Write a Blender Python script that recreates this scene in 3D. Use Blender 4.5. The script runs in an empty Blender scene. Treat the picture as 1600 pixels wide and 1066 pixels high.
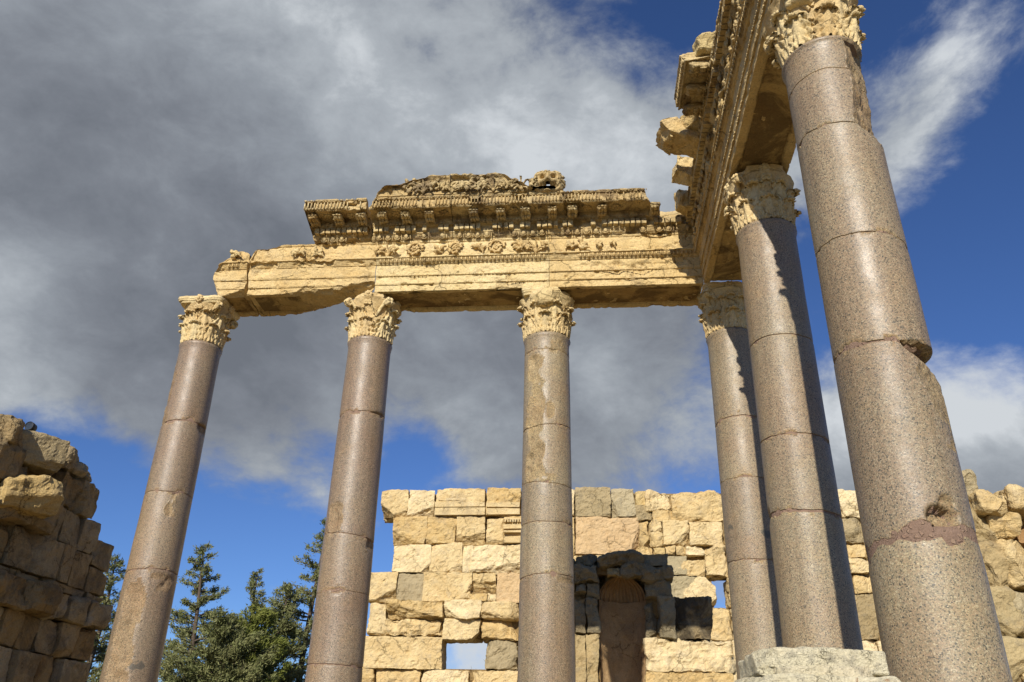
import bpy, math, random
import numpy as np

SC = bpy.context.scene
COL = SC.collection
CZ = 1.7                      # eye height of the photographer above the ground

# ------------------------------------------------------------------ camera
F_PX, YAW, PITCH, ROLL = 1267.96, -0.0972857, 0.472938, 0.0236424
_f = np.array([math.sin(YAW)*math.cos(PITCH), math.cos(YAW)*math.cos(PITCH), math.sin(PITCH)])
_r = np.array([math.cos(YAW), -math.sin(YAW), 0.0])
_u = np.cross(_r, _f)
CR = math.cos(ROLL)*_r + math.sin(ROLL)*_u
CU = -math.sin(ROLL)*_r + math.cos(ROLL)*_u
CF = _f
cam_d = bpy.data.cameras.new('camera'); cam = bpy.data.objects.new('camera', cam_d); COL.objects.link(cam)
cam_d.sensor_width = 36.0; cam_d.lens = F_PX/1600*36.0; cam_d.clip_end = 4000; cam_d.clip_start = 0.05
from mathutils import Matrix, Vector
cam.matrix_world = Matrix(((CR[0], CU[0], -CF[0], 0), (CR[1], CU[1], -CF[1], 0), (CR[2], CU[2], -CF[2], CZ), (0, 0, 0, 1)))
SC.camera = cam

def ray(x, y):
    return (x-800)/F_PX*CR - (y-533)/F_PX*CU + CF
def aty(x, y, Y):
    d = ray(x, y); return d*Y/d[1] + np.array([0, 0, CZ])
def atx(x, y, X):
    d = ray(x, y); return d*X/d[0] + np.array([0, 0, CZ])
def atz(x, y, Z):
    d = ray(x, y); return d*(Z-CZ)/d[2] + np.array([0, 0, CZ])

# ------------------------------------------------------------------ light and sky
SUN_AZ, SUN_EL = math.radians(10.0), math.radians(28.5)       # sun behind the camera, a little to its left
sun_dir = np.array([-math.sin(SUN_AZ)*math.cos(SUN_EL), -math.cos(SUN_AZ)*math.cos(SUN_EL), math.sin(SUN_EL)])
sd = bpy.data.lights.new('sun', 'SUN'); sd.energy = 5.0; sd.angle = math.radians(0.53); sd.color = (1.0, 0.93, 0.82)
so = bpy.data.objects.new('sun', sd); COL.objects.link(so)
so.rotation_euler = Vector((-sun_dir[0], -sun_dir[1], -sun_dir[2])).to_track_quat('-Z', 'Y').to_euler()
so.location = (-10, -30, 40)
SC.view_settings.view_transform = 'Standard'; SC.view_settings.look = 'None'
SC.view_settings.exposure = 0.22; SC.view_settings.gamma = 1.0; SC.view_settings.use_curve_mapping = False

class NT:
    """small helper to write node trees"""
    def __init__(s, tree): s.t = tree; tree.nodes.clear()
    def n(s, typ, ins=None, **kw):
        nd = s.t.nodes.new(typ)
        for k, v in kw.items(): setattr(nd, k, v)
        for k, v in (ins or {}).items():
            if isinstance(v, tuple) and len(v) == 2 and hasattr(v[0], 'outputs'):
                s.t.links.new(v[0].outputs[v[1]], nd.inputs[k])
            elif hasattr(v, 'outputs'):
                s.t.links.new(v.outputs[0], nd.inputs[k])
            else: nd.inputs[k].default_value = v
        return nd
    def math(s, op, a, b=None, c=None, clamp=False):
        ins = {0: a}
        if b is not None: ins[1] = b
        if c is not None: ins[2] = c
        return s.n('ShaderNodeMath', ins, operation=op, use_clamp=clamp)
    def noise(s, vec, scale, detail=4, rough=0.55, dist=0.0):
        return s.n('ShaderNodeTexNoise', {'Vector': vec, 'Scale': scale, 'Detail': detail, 'Roughness': rough, 'Distortion': dist})
    def ramp(s, fac, stops, interp='LINEAR'):
        nd = s.n('ShaderNodeValToRGB', {'Fac': fac}); r = nd.color_ramp; r.interpolation = interp
        while len(r.elements) < len(stops): r.elements.new(0.5)
        for e, (p, c) in zip(r.elements, stops):
            e.position = p; e.color = (c[0], c[1], c[2], 1) if isinstance(c, (tuple, list)) else (c, c, c, 1)
        return nd
    def mix(s, fac, a, b, blend='MIX'):
        nd = s.n('ShaderNodeMix', data_type='RGBA', blend_type=blend)
        for i, v in ((0, fac), (6, a), (7, b)):
            if hasattr(v, 'outputs'): s.t.links.new(v.outputs[2] if v.bl_idname == 'ShaderNodeMix' else v.outputs[0], nd.inputs[i])
            elif isinstance(v, tuple) and len(v) == 2: s.t.links.new(v[0].outputs[v[1]], nd.inputs[i])
            elif i == 0: nd.inputs[i].default_value = v
            else: nd.inputs[i].default_value = (*v, 1)
        return nd

def sky_direction(px, py):
    d = ray(px, py); return d/np.linalg.norm(d)

world = bpy.data.worlds.new("World"); SC.world = world; world.use_nodes = True
W = NT(world.node_tree)
tc = W.n('ShaderNodeTexCoord')
dirn = W.n('ShaderNodeVectorMath', {0: (tc, 'Generated')}, operation='NORMALIZE')
sky = W.n('ShaderNodeTexSky', sky_type='NISHITA', sun_disc=False, sun_elevation=SUN_EL, sun_rotation=math.pi+SUN_AZ,
          altitude=1100, air_density=1.0, dust_density=0.3, ozone_density=2.0)
plan = W.n('ShaderNodeMapping', {'Vector': dirn, 'Location': (3.1, 1.7, .4), 'Rotation': (0, .25, 0), 'Scale': (1.0, 1.0, 1.45)})
warp = W.noise(plan, 1.3, 3, 0.5)
warped = W.n('ShaderNodeVectorMath', {0: (warp, 1), 1: (0.16, 0.16, 0.16), 2: plan}, operation='MULTIPLY_ADD')
n_big = W.noise(warped, 4.8, 11, 0.61, 0.15)
n_fine = W.noise(warped, 13.0, 9, 0.62, 0.2)
def blobs(lst, start):
    acc = W.math('ADD', start, 0.0)
    for px, py, rad, w in lst:
        c = sky_direction(px, py)
        dt = W.n('ShaderNodeVectorMath', {0: dirn, 1: tuple(c)}, operation='DOT_PRODUCT')
        k = 1.0/(1-math.cos(math.radians(rad)))
        e = W.math('EXPONENT', W.math('MULTIPLY', W.math('SUBTRACT', (dt, 1), 1.0), k))
        acc = W.math('MULTIPLY_ADD', e, w, acc)
    return acc
COVER = [(150, 150, 22, .75), (500, 330, 20, .75), (900, 180, 11, .42), (350, 560, 9, .45), (760, 560, 9, .5), (100, 480, 12, .5),
         (980, 600, 8, .42), (440, 740, 4, .30), (880, 690, 6, .3),
         (60, 640, 5, .2), (1010, 250, 6, .45), (1090, 200, 5, .3),
         (1000, 30, 4.5, -.34), (1180, 60, 6, -.28), (1080, 480, 4, .35), (1085, 90, 4, -.15),
         (220, 800, 9, -.75), (20, 790, 6, -.5), (420, 820, 6, -.45), (655, 725, 3.6, -.50), (60, 700, 4, -.35), (640, 800, 5, -.3),
         (1520, 440, 9, -.55), (1400, 30, 5, -.2), (1250, 480, 6, -.2), (1590, 250, 5, -.25),
         (1410, 190, 4.2, .50), (1490, 100, 3.5, .42), (1360, 260, 4.2, .46), (1570, 20, 4, .42), (1450, 140, 3.2, .2),
         (1290, 690, 5, .5), (1560, 700, 6.5, .75), (1400, 700, 8, .5), (720, 1020, 4, .6), (370, 960, 3, .35), (1240, 290, 3, .3), (1240, 400, 3, .2)]
LIGHT = [(600, 110, 9, .30), (880, 190, 7, .32), (1030, 230, 5, .22), (400, 60, 8, .16), (760, 160, 7, .08), (15, 450, 3.5, .55),
         (60, 640, 4, .45), (980, 330, 5, .12), (660, 330, 6, .08), (640, 640, 6, .22), (930, 560, 3, .3), (1060, 650, 5, .22), (480, 720, 5, .12),
         (250, 330, 11, -.15), (60, 260, 8, -.12), (520, 420, 8, -.22), (760, 540, 7, -.18), (150, 560, 7, -.16), (330, 600, 6, -.16), (240, 40, 6, -.12), (950, 430, 5, -.12), (1010, 540, 5, -.2),
         (1500, 610, 4, .5), (1290, 640, 5, .42), (1580, 640, 4, .32), (1560, 730, 4, -.1), (1430, 180, 10, .36), (1550, 30, 5, .4), (720, 1010, 5, .7), (370, 960, 4, .5)]
cov = blobs(COVER, -0.10)
cov = W.math('ADD', cov, W.math('MULTIPLY', W.math('SUBTRACT', n_big, 0.5), 1.7))
cov = W.math('ADD', cov, W.math('MULTIPLY', W.math('SUBTRACT', n_fine, 0.5), 1.0))
alpha = W.n('ShaderNodeMapRange', {0: cov, 1: -0.02, 2: 0.66, 3: 0.0, 4: 1.0}, interpolation_type='SMOOTHSTEP')
lit = blobs(LIGHT, 0.42)
lit = W.math('ADD', lit, W.math('MULTIPLY', W.math('SUBTRACT', n_big, 0.5), 1.0))
lit = W.math('ADD', lit, W.math('MULTIPLY', W.math('SUBTRACT', n_fine, 0.5), 0.75))
ccol = W.ramp(lit, [(0.0, (1.85, 2.05, 2.42)), (0.25, (2.45, 2.68, 3.1)), (0.5, (3.3, 3.62, 4.08)), (0.78, (4.8, 5.2, 5.65)), (1.0, (7.2, 7.6, 8.0))])
skyc = W.mix(1.0, sky, (0.58, 0.80, 1.22), 'MULTIPLY')
skym = W.mix(alpha, skyc, ccol)
bg = W.n('ShaderNodeBackground', {'Color': (skym, 2), 'Strength': 0.075})
wo = W.n('ShaderNodeOutputWorld', {'Surface': bg})

# ------------------------------------------------------------------ numeric noise
def _hash(ix, iy, iz, seed):
    h = (ix*np.int64(374761393) + iy*np.int64(668265263) + iz*np.int64(1274126177) + np.int64(seed)*np.int64(974634583)) & 0xffffffff
    h = ((h ^ (h >> 13))*np.int64(1274126177)) & 0xffffffff
    h = ((h ^ (h >> 16))*np.int64(2246822519 & 0x7fffffff)) & 0xffffffff
    return ((h ^ (h >> 15)) & 0xffff)/32767.5 - 1.0
def vnoise(P, seed=0):
    P = np.asarray(P, float); i = np.floor(P).astype(np.int64); f = P-i; u = f*f*f*(f*(f*6-15)+10)
    x, y, z = i[..., 0], i[..., 1], i[..., 2]; ux, uy, uz = u[..., 0], u[..., 1], u[..., 2]
    def L(a, b, t): return a+(b-a)*t
    c = lambda a, b, d: _hash(x+a, y+b, z+d, seed)
    return L(L(L(c(0,0,0), c(1,0,0), ux), L(c(0,1,0), c(1,1,0), ux), uy), L(L(c(0,0,1), c(1,0,1), ux), L(c(0,1,1), c(1,1,1), ux), uy), uz)
def fbm(P, oct=4, seed=0, gain=.5):
    a, s, t = 1.0, 0, 0; P = np.asarray(P, float)
    for k in range(oct):
        s = s + a*vnoise(P*(2.03**k)+17.3*k, seed+k*7); t += a; a *= gain
    return s/t*1.4
def ridged(P, oct=3, seed=0):
    a, s, t = 1.0, 0, 0; P = np.asarray(P, float)
    for k in range(oct):
        s = s + a*(1-np.abs(vnoise(P*(2.1**k)+9.1*k, seed+k*5))*2); t += a; a *= .5
    return s/t

# ------------------------------------------------------------------ mesh helpers
def link(o, parent=None):
    COL.objects.link(o)
    if parent: o.parent = parent
    return o
def mesh_obj(name, V, Fc, mat, parent=None, smooth=False, loc=None, rot=None):
    me = bpy.data.meshes.new(name)
    me.from_pydata([tuple(map(float, v)) for v in V], [], [tuple(map(int, f)) for f in Fc])
    me.validate(); me.update()
    if smooth: me.polygons.foreach_set('use_smooth', [True]*len(me.polygons))
    me.materials.append(mat)
    o = bpy.data.objects.new(name, me); link(o, parent)
    if loc is not None: o.location = loc
    if rot is not None: o.rotation_euler = rot
    return o
def thing(name, label, cat, loc=(0, 0, 0), rz=0.0, group=None):
    o = bpy.data.objects.new(name, None); COL.objects.link(o)
    o.location = loc; o.rotation_euler = (0, 0, rz); o.empty_display_size = .3
    o['label'] = label; o['category'] = cat
    if group: o['group'] = group
    return o
def tag(o, label, cat, group=None):
    o['label'] = label; o['category'] = cat
    if group: o['group'] = group
    return o
class MB:
    """collects pieces into one mesh"""
    def __init__(s): s.V = []; s.F = []; s.n = 0
    def add(s, V, F):
        V = np.asarray(V, float); s.V.append(V); s.F += [tuple(int(i)+s.n for i in f) for f in F]; s.n += len(V)
    def grid(s, G, flip=False, closeu=False):
        nu, nv = G.shape[:2]; F = []
        for i in range(nu if closeu else nu-1):
            for j in range(nv-1):
                a, b = i*nv+j, ((i+1) % nu)*nv+j
                q = (a, b, b+1, a+1); F.append(q[::-1] if flip else q)
        s.add(G.reshape(-1, 3), F)
    def tube(s, path, rad, n=6, flat=1.0):
        path = np.asarray(path, float); m = len(path); rad = np.broadcast_to(np.asarray(rad, float), (m,))
        T = np.gradient(path, axis=0); T /= np.linalg.norm(T, axis=1)[:, None]+1e-9
        ref = np.array([0., 0, 1]) if abs(T[:, 2]).mean() < .9 else np.array([0., 1, 0])
        A = np.cross(T, ref); A /= np.linalg.norm(A, axis=1)[:, None]+1e-9; B = np.cross(T, A)
        G = np.array([path + (np.cos(t)*A + np.sin(t)*B*flat)*rad[:, None] for t in np.linspace(0, 2*math.pi, n, endpoint=False)])
        base = s.n; s.grid(G, closeu=True)
        s.F.append(tuple(base+i*m for i in range(n))); s.F.append(tuple(base+i*m+m-1 for i in range(n))[::-1])
    def ball(s, c, r, nu=6, nv=4):
        r = np.broadcast_to(np.asarray(r, float), (3,)); G = []
        for i in range(nu):
            a = 2*math.pi*i/nu
            G.append([(math.sin(b)*math.cos(a), math.sin(b)*math.sin(a), math.cos(b)) for b in np.linspace(0.02, math.pi-.02, nv+1)])
        s.grid(np.array(G)*r+np.array(c), closeu=True)
    def box(s, lo, hi):
        (a, b, c), (d, e, f) = lo, hi
        s.add([(a,b,c),(d,b,c),(d,e,c),(a,e,c),(a,b,f),(d,b,f),(d,e,f),(a,e,f)], [(3,2,1,0),(4,5,6,7),(0,1,5,4),(1,2,6,5),(2,3,7,6),(3,0,4,7)])
    def build(s, name, mat, parent=None, smooth=False, jit=0.0, seed=0, **kw):
        V = np.concatenate(s.V)
        if jit: V = V + np.stack([fbm(V*14+31*k, 2, seed+k) for k in range(3)], 1)*jit
        return mesh_obj(name, V, s.F, mat, parent, smooth, **kw)

def rock_mesh(size, res, seed, bevel=.05, rough=.03, chips=(), skew=.0, fine=.010, pit=.0):
    """a quarried block: rounded box on a shared lattice, broken corners, rough faces"""
    S = np.array(size, float)/2; N = np.maximum(2, np.round(2*S/res).astype(int)); ids = {}; P = []; F = []
    def vid(i, j, k):
        key = (i, j, k)
        if key not in ids: ids[key] = len(P); P.append(key)
        return ids[key]
    nx, ny, nz = N
    for i in range(nx):
        for j in range(ny):
            F.append((vid(i,j,0), vid(i,j+1,0), vid(i+1,j+1,0), vid(i+1,j,0))); F.append((vid(i,j,nz), vid(i+1,j,nz), vid(i+1,j+1,nz), vid(i,j+1,nz)))
    for i in range(nx):
        for k in range(nz):
            F.append((vid(i,0,k), vid(i+1,0,k), vid(i+1,0,k+1), vid(i,0,k+1))); F.append((vid(i,ny,k), vid(i,ny,k+1), vid(i+1,ny,k+1), vid(i+1,ny,k)))
    for j in range(ny):
        for k in range(nz):
            F.append((vid(0,j,k), vid(0,j,k+1), vid(0,j+1,k+1), vid(0,j+1,k))); F.append((vid(nx,j,k), vid(nx,j+1,k), vid(nx,j+1,k+1), vid(nx,j,k+1)))
    P = np.array(P, float)/N*2*S - S
    b = min(bevel, S.min()*.8)
    C = np.clip(P, -(S-b), S-b); D = P-C; L = np.linalg.norm(D, axis=1)[:, None]
    Nn = D/np.maximum(L, 1e-9)
    P = C + Nn*b
    off = seed*3.17
    if skew: P = P + np.stack([vnoise(P/S*.8+off+7*k, seed) for k in range(3)], 1)*skew*np.abs(P)/S
    for (n, d) in chips:
        n = np.array(n, float); n /= np.linalg.norm(n)
        lim = d*np.abs(n*S).sum() + fbm(P*3.2+off, 4, seed+3)*.05
        ex = np.maximum(0, P@n-lim); P = P - ex[:, None]*n
    h = fbm(P*1.9+off, 3, seed)*rough + (ridged(P*3.4+off, 3, seed+11)-.3)*rough*.7 + fbm(P*13+off, 3, seed+5)*fine
    if pit: h = h - pit*np.maximum(0, fbm(P*5.5+off, 3, seed+21)-.25)*2
    return P + Nn*h[:, None], F
def rock(name, c, size, mat, parent=None, seed=0, res=.06, smooth=False, rot=None, **kw):
    V, F = rock_mesh(size, res, seed, **kw)
    return mesh_obj(name, V, F, mat, parent, smooth, loc=c, rot=rot)
def rand_chips(rng, n, lo=.62, hi=.9, front=True):
    out = []
    for _ in range(n):
        v = [rng.uniform(-1, 1), -rng.uniform(.3, 1.2) if front else rng.uniform(-1, 1), rng.uniform(-1, 1)]
        out.append((v, rng.uniform(lo, hi)))
    return out

# ------------------------------------------------------------------ materials
def new_mat(name):
    m = bpy.data.materials.new(name); m.use_nodes = True
    return m, NT(m.node_tree)
def finish(n, col, rough, bump_h=None, bump_d=.02, bump_s=.6, spec=.3):
    ins = {'Roughness': rough, 'Specular IOR Level': spec}
    p = n.n('ShaderNodeBsdfPrincipled', ins)
    n.t.links.new(col.outputs[2] if col.bl_idname == 'ShaderNodeMix' else col.outputs[0], p.inputs['Base Color'])
    if bump_h is not None:
        b = n.n('ShaderNodeBump', {'Height': bump_h, 'Distance': bump_d, 'Strength': bump_s}); n.t.links.new(b.outputs[0], p.inputs['Normal'])
    n.n('ShaderNodeOutputMaterial', {'Surface': p})
def limestone(name, pale, mid, warm, grey, grey_amt=.35, warm_amt=.45, bump=.03, vary=.25, stain=0.0, stain_col=(.05, .035, .02), scale=1.0, stain_at=.44, specks=.65, stain_scale=.9):
    m, n = new_mat(name)
    pale, mid, warm, grey = ((c[0]*1.02, c[1]*1.015, c[2]*k) for c, k in ((pale, .87), (mid, .86), (warm, .88), (grey, .93)))
    g = n.n('ShaderNodeNewGeometry'); pos = (g, 'Position')
    oi = n.n('ShaderNodeObjectInfo')
    a = n.noise(pos, 1.3*scale, 6, .6, .3); b = n.noise(pos, 5.0*scale, 7, .65); c = n.noise(pos, 2.3*scale, 7, .7, .6); d = n.noise(pos, 34*scale, 5, .7)
    col = n.mix(n.ramp(a, [(.38, 0.), (.62, 1.)]), pale, mid)
    col = n.mix(n.math('MULTIPLY', n.ramp(c, [(.45, 0.), (.68, 1.)]), warm_amt), col, warm)
    col = n.mix(n.math('MULTIPLY', n.ramp(b, [(.52, 0.), (.66, 1.)]), grey_amt), col, grey)
    # dark specks of lichen and pits
    vo = n.n('ShaderNodeTexVoronoi', {'Vector': pos, 'Scale': 26*scale, 'Randomness': 1.0})
    sp = n.math('MULTIPLY', n.ramp((vo, 0), [(.10, 1.), (.28, 0.)]), n.ramp(b, [(.45, 0.), (.6, specks)]))
    col = n.mix(sp, col, tuple(x*.35 for x in grey))
    if stain:
        st = n.noise(pos, stain_scale*scale, 8, .68, .8)
        col = n.mix(n.math('MULTIPLY', n.ramp(st, [(stain_at, 0.), (stain_at+.10, 1.)]), stain), col, stain_col)
    v = n.n('ShaderNodeHueSaturation', {'Hue': n.math('MULTIPLY_ADD', (oi, 'Random'), -.010, .5), 'Saturation': n.math('MULTIPLY_ADD', (oi, 'Random'), vary, 1-vary/2),
            'Value': n.math('MULTIPLY_ADD', (oi, 'Random'), -vary, 1+vary/2), 'Color': (col, 2)})
    v2 = n.mix(1.0, v, n.ramp(d, [(.3, (.78, .78, .78)), (.7, (1.14, 1.14, 1.14))]), 'MULTIPLY')
    wv = n.n('ShaderNodeVectorMath', {0: (n.noise(pos, 2.2*scale, 5, .65), 1), 1: (.5, .5, .5), 2: pos}, operation='MULTIPLY_ADD')
    vc = n.n('ShaderNodeTexVoronoi', {'Vector': wv, 'Scale': 1.9*scale}, feature='DISTANCE_TO_EDGE')
    ck = n.math('MULTIPLY', n.ramp((vc, 0), [(0., 1.), (.022, 0.)]), n.ramp(a, [(.50, 0.), (.58, 1.)]))
    v2 = n.mix(n.math('MULTIPLY', ck, .75), v2, tuple(x*.28 for x in warm))
    vb = n.n('ShaderNodeTexVoronoi', {'Vector': pos, 'Scale': 11*scale}, feature='DISTANCE_TO_EDGE')
    h = n.math('ADD', n.math('MULTIPLY', b, 1.2), n.math('MULTIPLY', d, .55))
    h = n.math('ADD', h, n.math('MULTIPLY', n.ramp((vb, 0), [(0., 0.), (.06, 1.)]), .12))
    h = n.math('ADD', h, n.math('MULTIPLY', n.noise(wv, 2.6*scale, 8, .72), 1.6)); h = n.math('SUBTRACT', h, n.math('MULTIPLY', ck, .5))
    finish(n, v2, .92, h, bump*1.25, .95, .15)
    return m
M = {}
M['carved'] = limestone('carved_limestone', (.70, .56, .33), (.62, .475, .255), (.54, .37, .155), (.38, .31, .205), .36, .40, .026, .12, .45, (.23, .15, .07), stain_at=.55)
M['cornice'] = limestone('patinated_cornice_limestone', (.62, .50, .30), (.52, .40, .22), (.46, .315, .135), (.30, .25, .165), .50, .50, .028, .12, .75, (.17, .115, .06), stain_at=.50, stain_scale=1.8)
M['capital'] = limestone('capital_limestone', (.70, .565, .345), (.62, .485, .275), (.54, .38, .175), (.40, .335, .23), .34, .36, .022, .10)
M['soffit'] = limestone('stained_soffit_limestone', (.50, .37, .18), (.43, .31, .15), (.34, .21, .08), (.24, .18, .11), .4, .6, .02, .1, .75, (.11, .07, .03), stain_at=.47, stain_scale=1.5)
M['wall'] = limestone('wall_limestone', (.69, .555, .34), (.60, .465, .265), (.54, .37, .165), (.44, .365, .25), 48e-2, .45, .030, .26, .42, (.30, .235, .145), stain_at=.56)
M['wall_grey'] = limestone('grey_wall_limestone', (.42, .345, .225), (.36, .295, .19), (.38, .285, .155), (.23, .20, .145), .5, .3, .03, .2)
M['wall_pink'] = limestone('pink_wall_limestone', (.62, .475, .30), (.57, .43, .27), (.52, .36, .18), (.44, .35, .235), .3, .4, .03, .1)
M['mortar'] = limestone('grey_mortar', (.37, .315, .215), (.33, .28, .19), (.34, .265, .165), (.27, .235, .17), .2, .2, .01, .08)
M['pier'] = limestone('weathered_shaded_pier_limestone', (.27, .225, .15), (.21, .175, .12), (.27, .19, .095), (.12, .11, .088), .5, .4, .03, .15)  # weathered grey, darkened further: the beam's cast shadow is in the colour
M['pier_dark'] = limestone('black_spotted_shaded_pier_limestone', (.30, .24, .15), (.22, .18, .12), (.28, .2, .1), (.1, .09, .07), .5, .4, .03, .15, .8, (.05, .042, .03))  # dark patches of the stone, with cast shadow also put into the colour
M['brown'] = limestone('brown_shade_limestone', (.46, .32, .18), (.38, .25, .13), (.46, .28, .12), (.22, .16, .10), .3, .4, .02, .15, .4, (.16, .10, .055))  # shade inside the niche put into the brown tone and its blotches
M['pilaster'] = limestone('streaked_pilaster_limestone', (.42, .33, .19), (.34, .27, .16), (.40, .27, .13), (.24, .2, .14), .5, .4, .02, .1)
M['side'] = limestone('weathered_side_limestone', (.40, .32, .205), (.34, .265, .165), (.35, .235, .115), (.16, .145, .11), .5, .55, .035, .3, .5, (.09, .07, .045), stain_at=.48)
M['side_pale'] = limestone('pale_loose_limestone', (.58, .46, .25), (.52, .40, .20), (.46, .31, .12), (.3, .26, .18), .3, .4, .03, .1)
M['lichen'] = limestone('lichen_limestone', (.72, .655, .53), (.64, .58, .455), (.62, .50, .32), (.20, .185, .165), .50, .3, .016, .06, .75, (.27, .125, .04), scale=2.6, stain_at=.62, specks=.95, stain_scale=3.6)
M['core'] = limestone('rubble_limestone', (.34, .25, .13), (.28, .20, .10), (.25, .15, .06), (.12, .1, .07), .5, .5, .05, .1)

def granite(name, tone=(1, 1, 1), rough_lo=.30, rough_hi=.55):
    m, n = new_mat(name)
    g = n.n('ShaderNodeNewGeometry'); pos = (g, 'Position')
    v1 = n.n('ShaderNodeTexVoronoi', {'Vector': pos, 'Scale': 100.0, 'Randomness': 1.0})
    v2 = n.n('ShaderNodeTexVoronoi', {'Vector': pos, 'Scale': 190.0, 'Randomness': 1.0})
    sx = n.n('ShaderNodeSeparateColor', {0: (v1, 'Color')}); sy = n.n('ShaderNodeSeparateColor', {0: (v2, 'Color')})
    grain = n.ramp((sx, 0), [(0., (.080, .074, .066)), (.11, (.17, .145, .115)), (.22, (.275, .225, .165)), (.5, (.325, .25, .18)), (.72, (.345, .25, .185)), (.9, (.40, .33, .25)), (1., (.46, .39, .30))], 'LINEAR')
    small = n.ramp((sy, 0), [(0., (.6, .6, .6)), (.16, (.85, .85, .85)), (.6, (1.02, 1.0, .98)), (1., (1.22, 1.18, 1.12))])
    col = n.mix(1.0, grain, small, 'MULTIPLY')
    big = n.noise(pos, .85, 6, .6, .4); med = n.noise(pos, 3.2, 6, .65, .3)
    col = n.mix(n.math('MULTIPLY', n.ramp(big, [(.42, 0.), (.62, 1.)]), .6), col, n.mix(1.0, col, (.95, .83, .79), 'MULTIPLY'))
    col = n.mix(n.math('MULTIPLY', n.ramp(med, [(.5, 0.), (.72, 1.)]), .5), col, n.mix(1.0, col, (1.18, 1.08, .88), 'MULTIPLY'))
    # dark inclusions
    inc = n.noise(pos, 1.9, 3, .5, .1)
    col = n.mix(n.ramp(inc, [(.725, 0.), (.74, .75)]), col, (.09, .088, .08))
    mp = n.n('ShaderNodeMapping', {'Vector': pos, 'Scale': (5.0, 5.0, .35)})
    st = n.noise(mp, 1.6, 6, .65, .2)
    col = n.mix(n.math('MULTIPLY', n.ramp(st, [(.46, 0.), (.66, 1.)]), .45), col, n.mix(1.0, col, (.64, .60, .54), 'MULTIPLY'))
    col = n.mix(1.0, col, tone, 'MULTIPLY')
    oi = n.n('ShaderNodeObjectInfo')
    col = n.mix(1.0, col, n.ramp((oi, 'Random'), [(0., (.90, .87, .87)), (.5, (1., .99, .97)), (1., (1.09, 1.09, 1.06))]), 'MULTIPLY')
    # the worn parts, written by the mesh builder, have no polish and a paler, yellower face
    at = n.n('ShaderNodeAttribute', attribute_name='worn')
    col = n.mix((at, 'Fac'), col, n.mix(1.0, col, (1.12, 1.06, .92), 'MULTIPLY'))
    r = n.n('ShaderNodeMapRange', {0: med, 1: .3, 2: .7, 3: rough_lo, 4: rough_hi})
    rr = n.math('MAXIMUM', r, n.math('MULTIPLY', (at, 'Fac'), .85))
    p = n.n('ShaderNodeBsdfPrincipled', {'Roughness': rr, 'Specular IOR Level': .55})
    n.t.links.new(col.outputs[2], p.inputs['Base Color'])
    h = n.math('ADD', n.math('MULTIPLY', (sx, 1), .25), n.math('MULTIPLY', n.noise(pos, 22, 6, .7), n.math('MULTIPLY_ADD', (at, 'Fac'), 2.2, .55)))
    b = n.n('ShaderNodeBump', {'Height': h, 'Distance': .010, 'Strength': .55}); n.t.links.new(b.outputs[0], p.inputs['Normal'])
    n.n('ShaderNodeOutputMaterial', {'Surface': p})
    return m
M['granite_a'] = granite('polished_brown_granite', (.79, .785, .70), .36, .54)
M['granite_b'] = granite('speckled_pink_granite', (.83, .86, .735), .38, .58)
m, n = new_mat('red_repair_mortar')
g = n.n('ShaderNodeNewGeometry'); pos = (g, 'Position')
vo = n.n('ShaderNodeTexVoronoi', {'Vector': pos, 'Scale': 21.0}); ve = n.n('ShaderNodeTexVoronoi', {'Vector': pos, 'Scale': 21.0}, feature='DISTANCE_TO_EDGE')
sx = n.n('ShaderNodeSeparateColor', {0: (vo, 'Color')})
peb = n.math('MULTIPLY', n.ramp((ve, 0), [(.12, 0.), (.2, 1.)]), n.ramp((sx, 1), [(.45, 0.), (.5, .8)]))
col = n.mix(peb, n.mix(n.ramp(n.noise(pos, 6, 5, .6), [(.3, 0.), (.7, 1.)]), (.30, .20, .145), (.23, .155, .11)), n.ramp((sx, 0), [(0., (.30, .19, .135)), (1., (.38, .265, .18))]))
finish(n, col, .9, n.math('ADD', n.math('MULTIPLY', peb, .6), n.noise(pos, 26, 7, .75)), .03, 1.0, .2); M['repair'] = m

m, n = new_mat('stony_ground'); g = n.n('ShaderNodeNewGeometry'); pos = (g, 'Position')
a = n.noise(pos, .35, 8, .65); b = n.noise(pos, 9, 6, .7)
col = n.mix(n.ramp(a, [(.4, 0.), (.6, 1.)]), (.33, .255, .15), (.18, .15, .075)); col = n.mix(1.0, col, n.ramp(b, [(.3, .7), (.7, 1.15)]), 'MULTIPLY')
finish(n, col, .95, b, .04, .8, .1); M['ground'] = m
m, n = new_mat('bark'); g = n.n('ShaderNodeNewGeometry'); pos = (g, 'Position')
mp = n.n('ShaderNodeMapping', {'Vector': pos, 'Scale': (6, 6, 1.2)}); b = n.noise(mp, 2.5, 6, .7)
finish(n, n.ramp(b, [(.3, (.05, .038, .027)), (.7, (.15, .115, .085))]), .95, b, .04, .8, .1); M['bark'] = m
def foliage(name, a, b, c):
    m, n = new_mat(name); g = n.n('ShaderNodeNewGeometry'); pos = (g, 'Position')
    k = n.noise(pos, .8, 4, .6); f = n.noise(pos, 7, 3, .6)
    col = n.mix(n.ramp(k, [(.35, 0.), (.65, 1.)]), a, b); col = n.mix(n.ramp(f, [(.5, 0.), (.7, .7)]), col, c)
    d = n.n('ShaderNodeBsdfPrincipled', {'Roughness': .7, 'Specular IOR Level': .25}); n.t.links.new(col.outputs[2], d.inputs['Base Color'])
    t = n.n('ShaderNodeBsdfTranslucent'); n.t.links.new(col.outputs[2], t.inputs[0])
    mx = n.n('ShaderNodeMixShader', {0: .18, 1: d, 2: t}); n.n('ShaderNodeOutputMaterial', {'Surface': mx}); return m
M['cypress'] = foliage('dark_cypress_foliage', (.145, .165, .058), (.195, .20, .078), (.28, .255, .12))
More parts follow.
